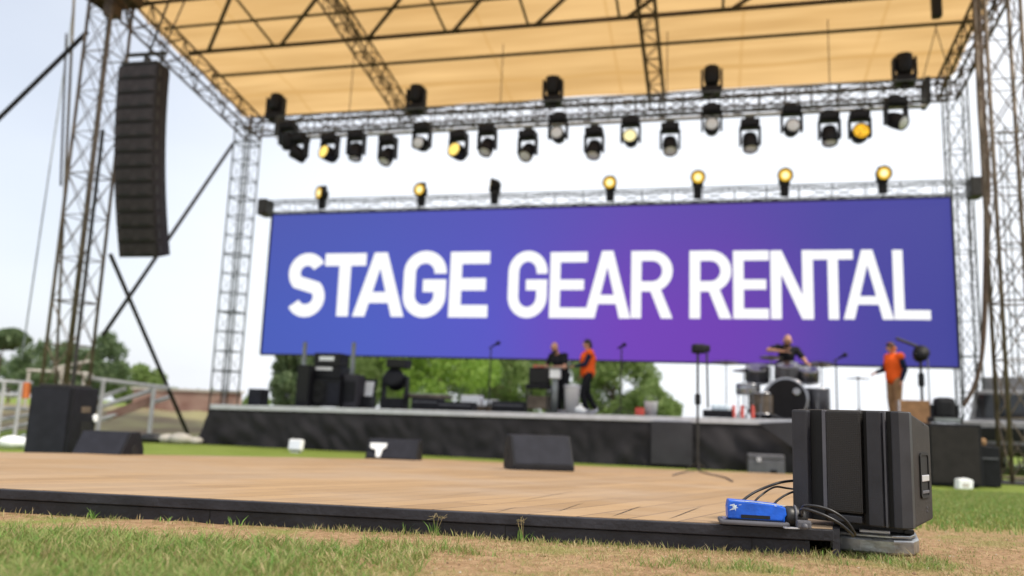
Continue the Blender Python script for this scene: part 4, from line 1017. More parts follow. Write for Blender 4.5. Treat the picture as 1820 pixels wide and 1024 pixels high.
def blinder():
    e = empty('spot_lamp', (0, 0, 0), '', 'spotlight', 'spotlights on the screen truss')
    MB().box((0, .02, .02), (.22, .14, .72), bev=.03).box((0, .06, .1), (.3, .12, .2), bev=.03).build('bracket', M['black'], e)
    MB().box((0, .0, .0), (.2, .2, .06)).build('clamp', M['steel_dark'], e)
    hd = MB().lathe([(.001, -.16), (.08, -.16), (.15, -.06), (.18, .10), (.18, .125), (.15, .10), (.001, .09)], 20).build('head', M['black'], e, smooth=True)
    hd.location = (0, -.02, .46)
    MB().lathe([(.001, .118), (.07, .116), (.085, .11), (.09, .101), (.001, .10)], 20).build('lamp', M['lamp_core'], hd, smooth=True)
    MB().lathe([(.088, .112), (.140, .116), (.140, .104), (.088, .102)], 20).build('lit_rim', M['lamp_warm'], hd, smooth=True)
    return e
bl = blinder()
for i, (px, py, yaw, pit, dsc) in enumerate(((574, 347, 35, 92, 'leftmost'), (750, 342, 12, 90, 'second from the left'), (880, 333, 70, 85, 'third from the left'), (1085, 330, 2, 90, 'brightest, in the middle'), (1240, 320, -6, 96, 'third from the right'), (1394, 316, -6, 100, 'second from the right'), (1568, 313, -6, 98, 'rightmost'))):
    o = bl if i == 0 else copy_tree(bl)
    x, z = at_s(px, py, 4.45); o.location = S(x, 4.42, 7.27 + .18); o.rotation_euler = (0, 0, SROT)
    hd = [c for c in o.children if c.name.startswith('head')][0]; hd.rotation_euler = (R(pit), 0, R(-yaw)); hd.location.z = z - 7.45 + .04; hd.scale = (1.12,) * 3
    o['label'] = 'lit spotlight on top of the screen truss, %s of the seven' % dsc

# ------------------------------------------------------------------ people
def person(name, loc, rz, J, label, parts, scale=1):
    """J: joints in metres, person faces -y. parts: list of (part name, material, kind)."""
    e = empty(name, loc, label, 'person', rz=rz, sc_=scale)
    V = {k: Vector(v) for k, v in J.items()}
    b = MB()
    pel, ch, nk, hd = V['pelvis'], V['chest'], V['neck'], V['head']
    b.cap(pel, pel.lerp(ch, .5), .135, .125).cap(pel.lerp(ch, .5), ch, .125, .15).cap(ch, nk, .12, .06).cap(nk, hd, .055, .06)
    f = V['face'].normalized(); up = (hd - nk).normalized(); sd_ = f.cross(up).normalized()
    b.ball(hd + up * .04, (.078, .09, .105), 16, 12); b.cap(hd + f * .03 - up * .045, hd + f * .055 - up * .06, .055, .035)
    b.cap(hd + f * .085 + up * .02, hd + f * .108 - up * .012, .012, .016)                       # nose
    b.cap(hd + f * .072 + sd_ * .05 + up * .045, hd + f * .072 - sd_ * .05 + up * .045, .018)     # brow
    b.ball(hd + f * .088 - up * .048, (.022, .018, .010))                                          # mouth
    for s_ in (-1, 1): b.ball(hd + sd_ * s_ * .082 - up * .0, (.014, .022, .032)); b.ball(hd + f * .078 + sd_ * s_ * .033 + up * .022, .012)
    for s_ in 'LR':
        sh, el, wr = V['sh' + s_], V['el' + s_], V['wr' + s_]
        b.cap(ch.lerp(nk, .35), sh, .09, .062).cap(sh, el, .055, .043).cap(el, wr, .043, .028)
        hdv = (wr - el).normalized(); g_ = V.get('hand' + s_, hdv).normalized(); q = g_.cross(Vector((0, 0, 1)))
        q = q.normalized() if q.length > .1 else Vector((1, 0, 0)); dn = g_.cross(q).normalized()
        if dn.z > 0: dn = -dn
        pm = wr + g_ * .08
        for o_ in (-.022, 0, .022): b.cap(wr + q * o_ * .6, pm + q * o_, .018, .015, 8)
        for o_, L in ((-.033, .06), (-.011, .075), (.011, .08), (.033, .07)):
            k1 = pm + q * o_ + g_ * L * .5 + dn * .008; k2 = k1 + g_ * L * .4 + dn * .028
            b.cap(pm + q * o_, k1, .009, .0085, 8).cap(k1, k2, .0085, .007, 8)
        b.cap(wr + g_ * .03 - q * .022, wr + g_ * .07 - q * .05 + dn * .015, .012, .009, 8)
        hp, kn, an, toe = V['hip' + s_], V['kn' + s_], V['an' + s_], V['toe' + s_]
        b.cap(pel, hp, .12, .095).cap(hp, kn, .09, .058).cap(kn, an, .056, .038).cap(an, toe, .04, .035)
    b.build('body', M['skin'], e, remesh=.011)
    for pn, m, kind in parts:
        c = MB()
        if kind in ('tee', 'vest', 'longsleeve'):
            g_ = .022 if kind != 'vest' else .045
            c.cap(pel + Vector((0, 0, .02)), pel.lerp(ch, .5), .135 + g_, .125 + g_).cap(pel.lerp(ch, .5), ch, .125 + g_, .15 + g_).cap(ch, ch.lerp(nk, .6), .125 + g_, .075 + g_ * .5)
            for s_ in 'LR':
                sh, el, wr = V['sh' + s_], V['el' + s_], V['wr' + s_]
                c.cap(ch.lerp(nk, .35), sh, .1 + g_ * .5, .068 + g_ * .5)
                if kind == 'tee': c.cap(sh, sh.lerp(el, .62), .065 + g_ * .3, .06 + g_ * .3)
                if kind == 'longsleeve': c.cap(sh, el, .068, .056).cap(el, el.lerp(wr, .9), .056, .042)
        elif kind == 'trousers' or kind == 'shorts':
            c.cap(pel, pel + Vector((0, 0, .06)), .148, .146)
            for s_ in 'LR':
                hp, kn, an = V['hip' + s_], V['kn' + s_], V['an' + s_]
                c.cap(pel, hp, .13, .11).cap(hp, kn, .108, .078)
                if kind == 'trousers': c.cap(kn, an + (kn - an).normalized() * .05, .076, .062)
        elif kind == 'shoes':
            for s_ in 'LR': c.cap(V['an' + s_] - Vector((0, 0, .03)), V['toe' + s_], .052, .045).cap(V['an' + s_], V['an' + s_] + Vector((0, 0, .03)), .05, .048)
        elif kind == 'hair':
            c.ball(hd + up * .06 - f * .018, (.088, .1, .1), 16, 12).ball(hd - f * .05 + up * .0, (.075, .07, .085), 14, 10)
        elif kind == 'beard':
            c.cap(hd + f * .06 - up * .07 + sd_ * .04, hd + f * .06 - up * .07 - sd_ * .04, .04).ball(hd + f * .07 - up * .1, (.05, .045, .05))
        elif kind == 'glasses':
            for s_ in (-1, 1): c.ball(hd + f * .098 + sd_ * s_ * .034 + up * .022, (.028, .014, .02))
            c.cap(hd + f * .1 + sd_ * .06 + up * .025, hd + f * .1 - sd_ * .06 + up * .025, .006)
        elif kind == 'tape':
            c.lathe([(.183, -.03), (.19, 0), (.183, .03)], 20, Matrix.Translation(pel.lerp(ch, .35)))
        elif kind == 'cap':
            c.ball(hd + up * .075, (.095, .105, .075), 16, 10).cap(hd + up * .07 + f * .08, hd + up * .06 + f * .15, .05, .04)
        elif kind == 'headset':
            for s_ in (-1, 1): c.ball(hd + sd_ * s_ * .095, (.035, .045, .045))
            c.path([hd + sd_ * .1 * math.cos(t) + up * (.03 + .12 * math.sin(t)) for t in [math.pi * i / 12 for i in range(13)]], .012)
        c.build(pn, M[m], e, remesh=.012 if kind not in ('tape',) else 0, smooth=True)
    return e
def pose(**k):
    J = dict(pelvis=(0, 0, .95), chest=(0, 0, 1.28), neck=(0, .01, 1.47), head=(0, -.02, 1.58), face=(0, -1, 0), shL=(.18, .01, 1.40), shR=(-.18, .01, 1.40), elL=(.23, .02, 1.12), elR=(-.23, .02, 1.12), wrL=(.23, -.08, .88), wrR=(-.23, -.08, .88),
             hipL=(.09, 0, .90), hipR=(-.09, 0, .90), knL=(.10, -.02, .49), knR=(-.10, -.02, .49), anL=(.10, .02, .08), anR=(-.10, .02, .08), toeL=(.11, -.13, .045), toeR=(-.11, -.13, .045))
    J.update(k); return J
# worker in orange vest, turned to the left, walking
person('person', stage_pt(1043, 1.9), SROT + R(-68), pose(knL=(.10, -.16, .50), anL=(.10, -.02, .10), toeL=(.1, -.17, .05), knR=(-.1, .02, .49), anR=(-.1, .24, .12), toeR=(-.1, .12, .05), elL=(.22, -.12, 1.13), wrL=(.16, -.36, 1.08), elR=(-.23, .06, 1.12), wrR=(-.24, -.1, .9)),
       'person in an orange safety vest and black trousers walking left across the stage', [('shirt', 'navy', 'longsleeve'), ('vest', 'vest', 'vest'), ('trousers', 'trouser', 'trousers'), ('shoes', 'shoe', 'shoes'), ('hair', 'hair', 'hair')], 1.04)
# bearded man leaning on a stand
person('person', stage_pt(993, 1.75), SROT + R(-25), pose(pelvis=(0, .12, .93), chest=(0, -.06, 1.22), neck=(0, -.14, 1.40), head=(0, -.21, 1.50), face=(-.3, -1, -.25), shL=(.19, -.08, 1.33), shR=(-.19, -.08, 1.33), elL=(.26, -.18, 1.06), elR=(-.27, -.2, 1.06), wrL=(.02, -.36, 1.05), wrR=(-.22, -.45, 1.07),
       handL=(-1, -.2, 0), handR=(-.6, -1, 0), hipL=(.09, .12, .9), hipR=(-.09, .12, .9), knL=(.1, .06, .5), knR=(-.1, .1, .5), anL=(.1, .14, .08), anR=(-.1, .18, .08), toeL=(.11, -.01, .045), toeR=(-.11, .03, .045)),
       'bearded person in a black t-shirt leaning on a grey stand', [('shirt', 'tshirt', 'tee'), ('trousers', 'trouser', 'trousers'), ('shoes', 'shoe', 'shoes'), ('beard', 'hair', 'beard')], 1.03)
# drummer, bent over the kit with the elbow raised
dp = stage_pt(1398, 2.7, .12)
rs = empty('drum_riser', stage_pt(1398, 2.75), 'low black riser under the drummer behind the bass drum', 'riser', rz=SROT)
MB().box((0, .1, .085), (1.6, 1.1, .07), bev=.01).build('riser_top', M['black'], rs); MB().box((0, .1, .025), (1.5, 1.0, .05)).build('riser_frame', M['steel_dark'], rs)
person('person', dp, SROT + R(8), pose(pelvis=(.02, .12, .93), chest=(0, -.10, 1.24), neck=(-.02, -.22, 1.40), head=(-.03, -.31, 1.49), face=(-.25, -1, -.35), shL=(.19, -.14, 1.33), shR=(-.19, -.15, 1.37), elL=(.32, -.24, 1.12), wrL=(.30, -.48, 1.04), elR=(-.40, -.22, 1.31), wrR=(-.14, -.42, 1.27), handL=(.5, -1, -.3), handR=(1, -.6, 0)),
       'bald person in a black t-shirt and sunglasses leaning over the drum kit', [('shirt', 'tshirt', 'tee'), ('trousers', 'trouser', 'trousers'), ('shoes', 'shoe', 'shoes'), ('sunglasses', 'blackgap', 'glasses'), ('beard', 'hair', 'beard')], 1.14)
# second vest worker at the right
person('person', stage_pt(1592, 2.3), SROT + R(-60), pose(elR=(-.24, -.05, 1.14), wrR=(-.2, -.30, 1.06), elL=(.25, .06, 1.13), wrL=(.25, -.04, .88), chest=(0, -.02, 1.28), head=(0, -.05, 1.57), face=(0, -1, -.3)),
       'person in a navy shirt, orange vest and khaki trousers standing at stage right', [('shirt', 'navy', 'longsleeve'), ('vest', 'vest', 'vest'), ('trousers', 'khaki', 'trousers'), ('shoes', 'shoe', 'shoes'), ('headset', 'orange', 'headset'), ('hair', 'hair', 'hair')], 1.05)

# ------------------------------------------------------------------ stage gear
def on(px, sy, name, label, cat, group=None, rz=0):
    return empty(name, stage_pt(px, sy, .001), label, cat, group, rz=SROT + rz)
# amplifier racks at the left
e = on(583, 1.3, 'amplifier_rack', 'tall black amplifier rack with a white label at the stage left', 'amplifier rack')
MB().box((0, 0, .36), (.86, .6, .68), bev=.02).build('lower_case', M['black'], e)
MB().box((.0, 0, .86), (.78, .56, .30), bev=.02).build('middle_case', M['black'], e)
MB().box((0, 0, 1.18), (.70, .55, .32), bev=.02).build('upper_case', M['blackgap'], e)
MB().box((.0, -.282, 1.2), (.40, .01, .10)).build('label_plate', M['paper'], e)
MB().box((-.06, -.286, .95), (.46, .01, .07)).build('label_strip', M['white'], e)
for z in (.25, .5): MB().lathe([(.001, .0), (.15, .0), (.17, .02), (.15, .03), (.001, .01)], 18, Matrix.Translation((-.15, -.31, z)) @ Matrix.Rotation(R(90), 4, 'X')).build('cone', M['blackgap'], e)
MB().box((.25, -.308, .36), (.3, .012, .5)).build('vent_panel', M['grille2'], e)
e = on(543, 1.0, 'amplifier_rack', 'narrow black rack left of the labelled amplifier rack', 'amplifier rack')
MB().box((0, 0, .52), (.36, .5, 1.0), bev=.02).build('case', M['black'], e)
MB().box((0, -.256, .55), (.28, .012, .86)).build('front_panel', M['blackgap'], e)
e = on(626, 1.4, 'amplifier_rack', 'round shouldered grey rack right of the labelled amplifier rack', 'amplifier rack')
MB().box((0, 0, .42), (.42, .5, .82), bev=.08).build('case', M['cloth_light'], e)
MB().box((0, -.256, .4), (.3, .012, .5)).build('front_panel', M['black'], e)
for px, lb in ((533, 'thin grey upright pole beside the amplifier racks, nearer the stage corner'), (621, 'thin grey upright pole rising behind the round shouldered rack')):
    e = on(px, 2.6, 'upright_pole', lb, 'pole'); MB().tube((0, 0, 0), (0, 0, 1.75), .06, 8).build('pole', M['steel'], e, smooth=True); MB().box((0, 0, .02), (.4, .4, .04)).build('foot', M['steel_dark'], e)
e = on(648, 1.6, 'music_case', 'dark open case with a white sheet leaning inside', 'case')
MB().box((0, 0, .16), (.42, .4, .30), bev=.02).build('case_body', M['black'], e); MB().box((.0, .05, .47), (.34, .03, .42), rx=R(-14)).build('white_sheet', M['paper'], e); MB().box((.0, .13, .5), (.42, .04, .5), rx=R(-14)).build('case_lid', M['black'], e)
e = on(700, 1.5, 'stage_fixture', 'large black moving fixture on the stage floor near the racks', 'stage light')
MB().box((0, 0, .14), (.6, .45, .26), bev=.03).build('base', M['black'], e)
MB().box((-.3, 0, .52), (.06, .2, .6), bev=.02).box((.3, 0, .52), (.06, .2, .6), bev=.02).box((0, 0, .25), (.62, .2, .06)).build('yoke', M['black'], e)
h_ = MB().lathe([(.001, -.25), (.16, -.25), (.25, -.12), (.26, .2), (.22, .24), (.001, .2)], 18, Matrix.Translation((0, 0, .72)) @ Matrix.Rotation(R(70), 4, 'X')).build('head', M['black'], e, smooth=True)
MB().box((.06, 0, 1.12), (.5, .5, .22), bev=.03).build('top_unit', M['blackgap'], e)
for k, (px, w_, h2, lb) in enumerate(((760, .7, .28, 'low black road case beside the large floor fixture'), (812, .9, .20, 'flat dark case in the row on the stage floor, left of the white boxes'), (905, .8, .24, 'flat dark case right of the white boxes'))):
    e = on(px, 1.5, 'road_case', lb, 'road case', 'dark cases along the stage floor', rz=.05 * k)
    MB().box((0, 0, h2 / 2 + .02), (w_, .5, h2), bev=.02).build('case_body', M['black'], e); MB().box((0, -.255, h2 * .7), (w_ * .9, .012, .03)).build('metal_strip', M['grey'], e); MB().box((0, 0, .012), (w_ * .8, .4, .02)).build('foot', M['rubber'], e)
e = on(758, 1.9, 'keyboard_stand', 'low brown topped keyboard on crossed legs', 'keyboard')
MB().box((0, 0, .34), (1.2, .36, .10), bev=.02).build('keyboard', M['steel_rust'], e); MB().tube((-.4, 0, 0), (.4, 0, .3), .03).tube((.4, .06, 0), (-.4, .06, .3), .03).build('crossed_leg', M['steel_dark'], e); MB().box((0, -.1, .395), (1.05, .12, .012)).build('keys', M['white'], e)
for px, w_, h2, lb in ((838, .50, .26, 'larger white carton at the middle of the stage floor'), (872, .30, .16, 'smaller white carton right of the larger one')):
    e = on(px, 2.4, 'carton', lb, 'carton', 'white cartons'); MB().box((0, 0, h2 / 2 + .15), (w_, .35, h2), bev=.01).build('box', M['paper'], e); MB().box((0, 0, h2 + .153), (w_ * .98, .06, .004)).build('tape', M['khaki'], e); MB().box((0, 0, .075), (w_ * 1.2, .5, .14)).build('pallet', M['bark'], e)
e = on(957, 1.5, 'control_desk', 'black control desk with an upright monitor at the leaning person', 'control desk')
MB().box((0, 0, .62), (.58, .5, .10), bev=.02).build('desk_top', M['black'], e)
for s_ in (-1, 1):
    for q_ in (-1, 1): MB().tube((s_ * .24, q_ * .2, 0), (s_ * .24, q_ * .2, .58), .025, 6).build('leg', M['steel_dark'], e)
MB().box((0, .02, .88), (.50, .22, .40), bev=.03).build('monitor', M['blackgap'], e); MB().box((-.03, 0, 1.10), (.24, .18, .06), bev=.02).build('red_light', M['red'], e); MB().box((0, -.02, .25), (.5, .4, .3), bev=.02).build('shelf_unit', M['steel_rust'], e)
e = on(985, .95, 'pedestal_stand', 'slim pale grey pedestal stand under the leaning arms', 'stand')
MB().tube((0, 0, .03), (0, 0, .78), .075, 12).build('column', M['steel'], e, smooth=True); MB().box((0, 0, .90), (.24, .22, .22), bev=.03).build('head_box', M['paper'], e); MB().box((0, 0, 1.035), (.34, .3, .03), bev=.01).build('top_plate', M['steel'], e); MB().box((0, 0, .015), (.34, .34, .03)).build('foot', M['steel_dark'], e)
e = on(1016, 1.1, 'bin', 'white cylindrical bin standing beside the walking worker', 'bin')
MB().lathe([(.001, 0), (.155, 0), (.18, .62), (.187, .63), (.187, .66), (.001, .66)], 20).build('bin_body', M['white'], e, smooth=True); MB().lathe([(.19, .60), (.195, .61), (.195, .65), (.19, .66)], 20).build('rim', M['alu'], e)
e = on(1030, .5, 'bag', 'small crumpled white bag on the stage edge by the bin', 'bag')
MB().ball((0, 0, .09), (.12, .1, .09)).ball((.07, 0, .07), (.08, .09, .07)).build('bag_body', M['paper'], e, remesh=.02); MB().cap((0, 0, .16), (.02, 0, .2), .02, .035).build('knot', M['paper'], e)
e = on(1137, .5, 'bottle_crate', 'small red crate on the stage edge', 'crate')
MB().box((0, 0, .08), (.2, .18, .15), bev=.03).build('crate_body', M['red'], e); MB().box((0, 0, .165), (.16, .14, .02), bev=.005).build('lid', M['red'], e)
e = on(1157, .8, 'bucket', 'white bucket on the stage right of the red crate', 'bucket')
MB().lathe([(.001, 0), (.12, 0), (.15, .31), (.155, .32), (.14, .32), (.13, .3), (.001, .29)], 20).build('bucket_body', M['white'], e, smooth=True); MB().path([(.15 * math.cos(t), 0, .31 + .12 * math.sin(t)) for t in [math.pi * i / 12 for i in range(13)]], .007).build('handle', M['steel'], e)
# microphone stands
def mic_stand(px, sy, h, lb, boom=0, two=False):
    e = on(px, sy, 'microphone_stand', lb, 'microphone stand', 'microphone stands')
    MB().tube((0, 0, .05), (0, 0, h), .018, 8).build('pole', M['steel_dark'], e)
    lg = MB()
    for k in range(3): a = k * 2.094 + .3; MB().tube((0, 0, .22), (.32 * math.cos(a), .32 * math.sin(a), .015), .014, 6).build('leg', M['steel_dark'], e)
    tip = Vector((boom, 0, h + abs(boom) * .55))
    MB().tube((-boom * .4, 0, h - abs(boom) * .22), tip, .014, 6).build('boom', M['steel_dark'], e)
    MB().lathe([(.001, -.14), (.022, -.13), (.028, .0), (.05, .02), (.052, .07), (.03, .1), (.001, .105)], 14, Matrix.Translation(tip) @ Matrix.Rotation(R(60 if boom >= 0 else -60), 4, 'Y')).build('microphone', M['black'], e, smooth=True)
    return e
mic_stand(868, 2.2, 1.62, 'tall microphone stand with its boom turned right, before the blue end of the screen', .14)
mic_stand(1103, 2.4, 1.68, 'straight microphone stand right of the walking worker', .02)
mic_stand(1488, 2.6, 1.42, 'microphone stand between the drum kit and the second vest worker', .16)
# floor stand in front of the stage with cable tails
p = at_y(1240, 842, 15.2)
e = empty('light_stand', (p.x, p.y, dz(p.y) + .002), 'tall black lamp stand in front of the stage, rising over the screen edge', 'light stand')
zt = at_y(1238, 622, 15.2).z - dz(p.y)
MB().tube((0, 0, .02), (0, 0, zt), .024, 8).build('pole', M['steel_dark'], e); MB().tube((.2, .04, 1.15), (.18, .04, zt - .05), .02, 8).build('second_pole', M['steel_dark'], e)
for k in range(3): a = k * 2.094 + .5; MB().tube((0, 0, .16), (.22 * math.cos(a), .22 * math.sin(a), .015), .014, 6).build('leg', M['steel_dark'], e)
MB().box((.02, 0, zt + .02), (.26, .2, .18), bev=.05).box((.15, .02, zt + .03), (.16, .16, .14), bev=.04).build('lamp_head', M['black'], e)
MB().box((0, 0, 1.3), (.1, .1, .2), bev=.02).build('control_box', M['black'], e)
c1 = [at_y(1236, 845, 15.0), at_y(1222, 850, 13.9), at_y(1208, 858, 12.2), at_y(1196, 866, 10.9)]
for c_ in c1: c_.z = dz(c_.y) + .009
cable(c1, .009, 'black cable running left over the planks from the lamp stand', 'cable')
c1 = [at_y(1240, 845, 15.0), at_y(1262, 855, 12.4), at_y(1288, 863, 10.8), at_y(1302, 874, 9.2)]
for c_ in c1: c_.z = dz(c_.y) + .009
cable(c1, .009, 'black cable running right over the planks from the lamp stand to the blue box', 'cable')

# ------------------------------------------------------------------ drum kit
def drum(px, sy, lift, r, dpt, name, label, axis, m='drum', rz=0, legs=0):
    e = on(px, sy, name, label, 'drum', 'drum kit pieces', rz=rz)
    mm = Matrix.Translation((0, 0, lift)) @ axis
    MB().lathe([(r * .985, -dpt / 2), (r, -dpt / 2 + .01), (r, dpt / 2 - .01), (r * .985, dpt / 2)], 28, mm).build('shell', M[m], e, smooth=True)
    for s_ in (-1, 1):
        MB().lathe([(r * 1.0, s_ * dpt / 2 - .025), (r * 1.04, s_ * dpt / 2 - .02), (r * 1.04, s_ * dpt / 2 + .018), (r * 1.0, s_ * dpt / 2 + .02)], 28, mm).build('hoop', M['chrome'], e, smooth=True)
    lg = MB()
    for k in range(8):
        a = k * math.pi / 4; lg.tube(mm @ Vector((r * 1.03 * math.cos(a), r * 1.03 * math.sin(a), -dpt / 2)), mm @ Vector((r * 1.03 * math.cos(a), r * 1.03 * math.sin(a), dpt / 2)), .008, 5)
    lg.build('bolt', M['chrome'], e)
    if legs:
        for k in range(3): a = k * 2.094 + .4; MB().tube((r * 1.05 * math.cos(a), r * 1.05 * math.sin(a), 0), (r * 1.05 * math.cos(a), r * 1.05 * math.sin(a), lift), .012, 6).build('leg', M['chrome'], e)
    return e
RX = Matrix.Rotation(R(90), 4, 'X'); TLT = Matrix.Rotation(R(22), 4, 'X')
d_ = drum(1396, 1.7, .46, .46, .45, 'bass_drum', 'large bass drum with a black front head and shiny hoop', RX); MB().lathe([(.001, 0), (.43, 0), (.43, .008), (.001, .01)], 28, Matrix.Translation((0, -.25, .46)) @ RX).build('front_head', M['drumhead'], d_); 
MB().lathe([(.001, 0), (.075, 0), (.08, .006), (.06, .01), (.001, .008)], 18, Matrix.Translation((.22, -.265, .62)) @ RX).build('port_ring', M['chrome'], d_)
drum(1347, 1.9, 1.02, .26, .30, 'rack_tom', 'smoky rack tom left of the bass drum', TLT); drum(1399, 1.75, 1.08, .25, .32, 'rack_tom', 'grey rack tom directly above the bass drum', TLT, 'grey')
drum(1438, 1.8, 1.0, .22, .26, 'rack_tom', 'shiny rack tom right above the bass drum', TLT, 'chrome')
drum(1330, 1.6, .66, .25, .2, 'snare_drum', 'chrome snare drum on a stand left of the bass drum', Matrix(), 'chrome', legs=1)
drum(1353, 1.5, .34, .25, .45, 'floor_tom', 'pale floor tom left of the bass drum', Matrix(), 'steel_rust', legs=1)
drum(1452, 1.9, .45, .27, .5, 'floor_tom', 'dark floor tom right of the bass drum', Matrix(), 'drum', legs=1)
def cymbal(px, sy, h, r, label, tilt=8):
    e = on(px, sy, 'cymbal', label, 'cymbal', 'cymbals on stands')
    MB().lathe([(.001, .035), (.035, .03), (.05, .012), (r * .6, .006), (r, -.015), (r * .99, -.02), (r * .5, 0), (.001, .02)], 28, Matrix.Translation((0, 0, h)) @ Matrix.Rotation(R(tilt), 4, 'X')).build('plate', M['brass'], e, smooth=True)
    MB().tube((0, 0, .1), (0, 0, h), .014, 8).build('pole', M['chrome'], e)
    for k in range(3): a = k * 2.094; MB().tube((0, 0, .3), (.3 * math.cos(a), .3 * math.sin(a), .012), .013, 6).build('leg', M['chrome'], e)
cymbal(1291, 1.8, 1.28, .36, 'large dark cymbal on a stand left of the drum kit', 12)
cymbal(1372, 2.0, 1.42, .26, 'tilted cymbal between the rack toms and the drummer', 16)
cymbal(1336, 1.5, .70, .2, 'hi-hat cymbal just left of the bass drum', 0)
cymbal(1420, 2.1, 1.05, .22, 'small cymbal right of the drummer arm', 20)
cymbal(1462, 2.2, 1.30, .30, 'tilted cymbal on a tall stand right of the drummer', 18)
cymbal(1322, 2.2, 1.12, .26, 'lower cymbal between the large dark cymbal and the rack toms', 10)
cymbal(1527, 2.3, .98, .27, 'flat dark cymbal on a stand right of the drum kit', 3)
e = on(1275, .9, 'stage_box', 'black stage box with a blue white panel left of the drums', 'stage box')
MB().box((0, 0, .09), (.62, .4, .16), bev=.03).build('box_body', M['black'], e); MB().box((.06, -.06, .22), (.38, .22, .15), bev=.06).build('panel', M['scuff_highlight'], e)
for px, lb in ((1304, 'left short red post on the stage by the drums'), (1319, 'tall middle red post on the stage by the drums'), (1338, 'right short red post on the stage by the drums')):
    e = on(px, .8, 'marker_post', lb, 'post', 'red posts by the drums'); MB().lathe([(.001, 0), (.05, 0), (.04, .02), (.036, .26), (.025, .28), (.001, .285)], 12).build('post', M['red'], e, smooth=True); MB().lathe([(.09, 0), (.09, .015), (.001, .02)], 12).build('foot', M['rubber'], e)
# right-hand stage gear
e = on(1640, 2.0, 'tripod_light', 'black tripod light with a side arm right of the second vest worker', 'stage light')
MB().tube((0, 0, .1), (0, 0, 1.5), .03, 8).build('pole', M['steel_dark'], e); MB().tube((.17, .1, .1), (.17, .1, 1.5), .016, 8).build('second_pole', M['steel'], e)
for k in range(3): a = k * 2.094 + .7; MB().tube((0, 0, .5), (.4 * math.cos(a), .4 * math.sin(a), .015), .018, 6).build('leg', M['steel_dark'], e)
MB().lathe([(.001, -.16), (.12, -.15), (.16, .0), (.17, .14), (.001, .15)], 16, Matrix.Translation((0, 0, 1.5)) @ Matrix.Rotation(R(70), 4, 'X')).build('lamp_head', M['black'], e, smooth=True)
MB().tube((0, 0, 1.66), (-.48, 0, 1.86), .035, 8).build('side_arm', M['steel_dark'], e); MB().box((0, 0, .95), (.12, .12, .3), bev=.03).build('control_box', M['black'], e)
e = on(1622, 1.2, 'road_case', 'brown plywood road case at the feet of the second vest worker', 'road case')
MB().box((0, 0, .24), (.6, .45, .46), bev=.01).build('case_body', M['wood_case'], e); ce = MB()
for x_ in (-.3, .3): ce.box((x_, -.228, .24), (.03, .012, .46))
ce.build('metal_edge', M['alu'], e)
# subwoofer on the grass right of the foreground loudspeaker
p = at_y(1690, 856, 14.6)
e = empty('subwoofer', (p.x, p.y, gz(20) + .002), 'big black subwoofer cabinet on the grass behind the ribbed loudspeaker', 'subwoofer', rz=SROT)
MB().box((0, 0, .55), (.86, .7, 1.06), bev=.02).build('cabinet', M['black'], e); MB().box((0, -.356, .55), (.76, .012, .96), bev=.004).build('grille', M['grille'], e)
for s_ in (-1, 1): MB().box((s_ * .3, 0, .01), (.1, .5, .02)).build('foot', M['rubber'], e)
e2_ = empty('moving_head', (p.x - .05, p.y + .02, gz(20) + 1.085), 'black moving head light standing on a pale case on the subwoofer', 'stage light', rz=SROT)
MB().box((0, 0, .26), (.34, .3, .40), bev=.09).build('head', M['black'], e2_); MB().box((0, 0, .06), (.5, .36, .1), bev=.02).build('base', M['blackgap'], e2_)
MB().box((0, -.19, .06), (.42, .012, .07)).build('display_panel', M['steel'], e2_); MB().box((-.2, 0, .2), (.04, .14, .26), bev=.01).box((.2, 0, .2), (.04, .14, .26), bev=.01).box((0, 0, .09), (.42, .14, .05)).build('yoke', M['black'], e2_)
p = at_y(1749, 857, 14.7)
e = empty('flight_case', (p.x, p.y, gz(20) + .002), 'small black flight case between the subwoofer and the right tower', 'flight case', rz=SROT)
MB().box((0, 0, .36), (.44, .4, .70), bev=.02).build('case_body', M['black'], e); MB().box((0, -.206, .5), (.38, .012, .03)).build('metal_strip', M['grey'], e); MB().box((-.1, 0, .78), (.3, .26, .14), bev=.05).build('brown_bag', M['khaki'], e)
p = at_y(1712, 862, 13.9)
e = empty('paper_bag', (p.x, p.y, gz(20)), 'small white paper bag on the grass before the subwoofer', 'bag', rz=.2)
MB().prism([(-.14, 0), (.14, 0), (.16, .15), (.05, .18), (-.12, .17)], -.06, .06).build('bag_body', M['paper'], e, bevel=.02); MB().box((0, -.062, .07), (.12, .005, .06)).build('printed_patch', M['concrete'], e)

# ------------------------------------------------------------------ truck behind the right tower
p = S(11.6, 5.2, gz(20))
e = empty('truck', p, 'pale grey truck with a dark windscreen parked behind the right tower', 'truck', rz=SROT + R(-28))
MB().prism([(-1.0, .5), (1.0, .5), (1.0, 1.15), (.92, 1.25), (.78, 2.0), (-.78, 2.0), (-.92, 1.25), (-1.0, 1.15)], -.2, 1.6).build('cab', M['truckgrey'], e, bevel=.06)
MB().box((0, -.85, .85), (1.75, 1.3, .75), bev=.12).build('bonnet', M['truckgrey'], e)
MB().add([(-.78, -.207, 1.3), (.78, -.207, 1.3), (.68, -.205, 1.9), (-.68, -.205, 1.9)], [(0, 1, 2, 3)]).build('windscreen', M['glass'], e)
MB().box((0, -1.52, .6), (1.9, .12, .2), bev=.04).build('bumper', M['steel_dark'], e); MB().box((0, -1.51, .92), (1.0, .04, .3), bev=.01).build('radiator_grille', M['blackgap'], e)
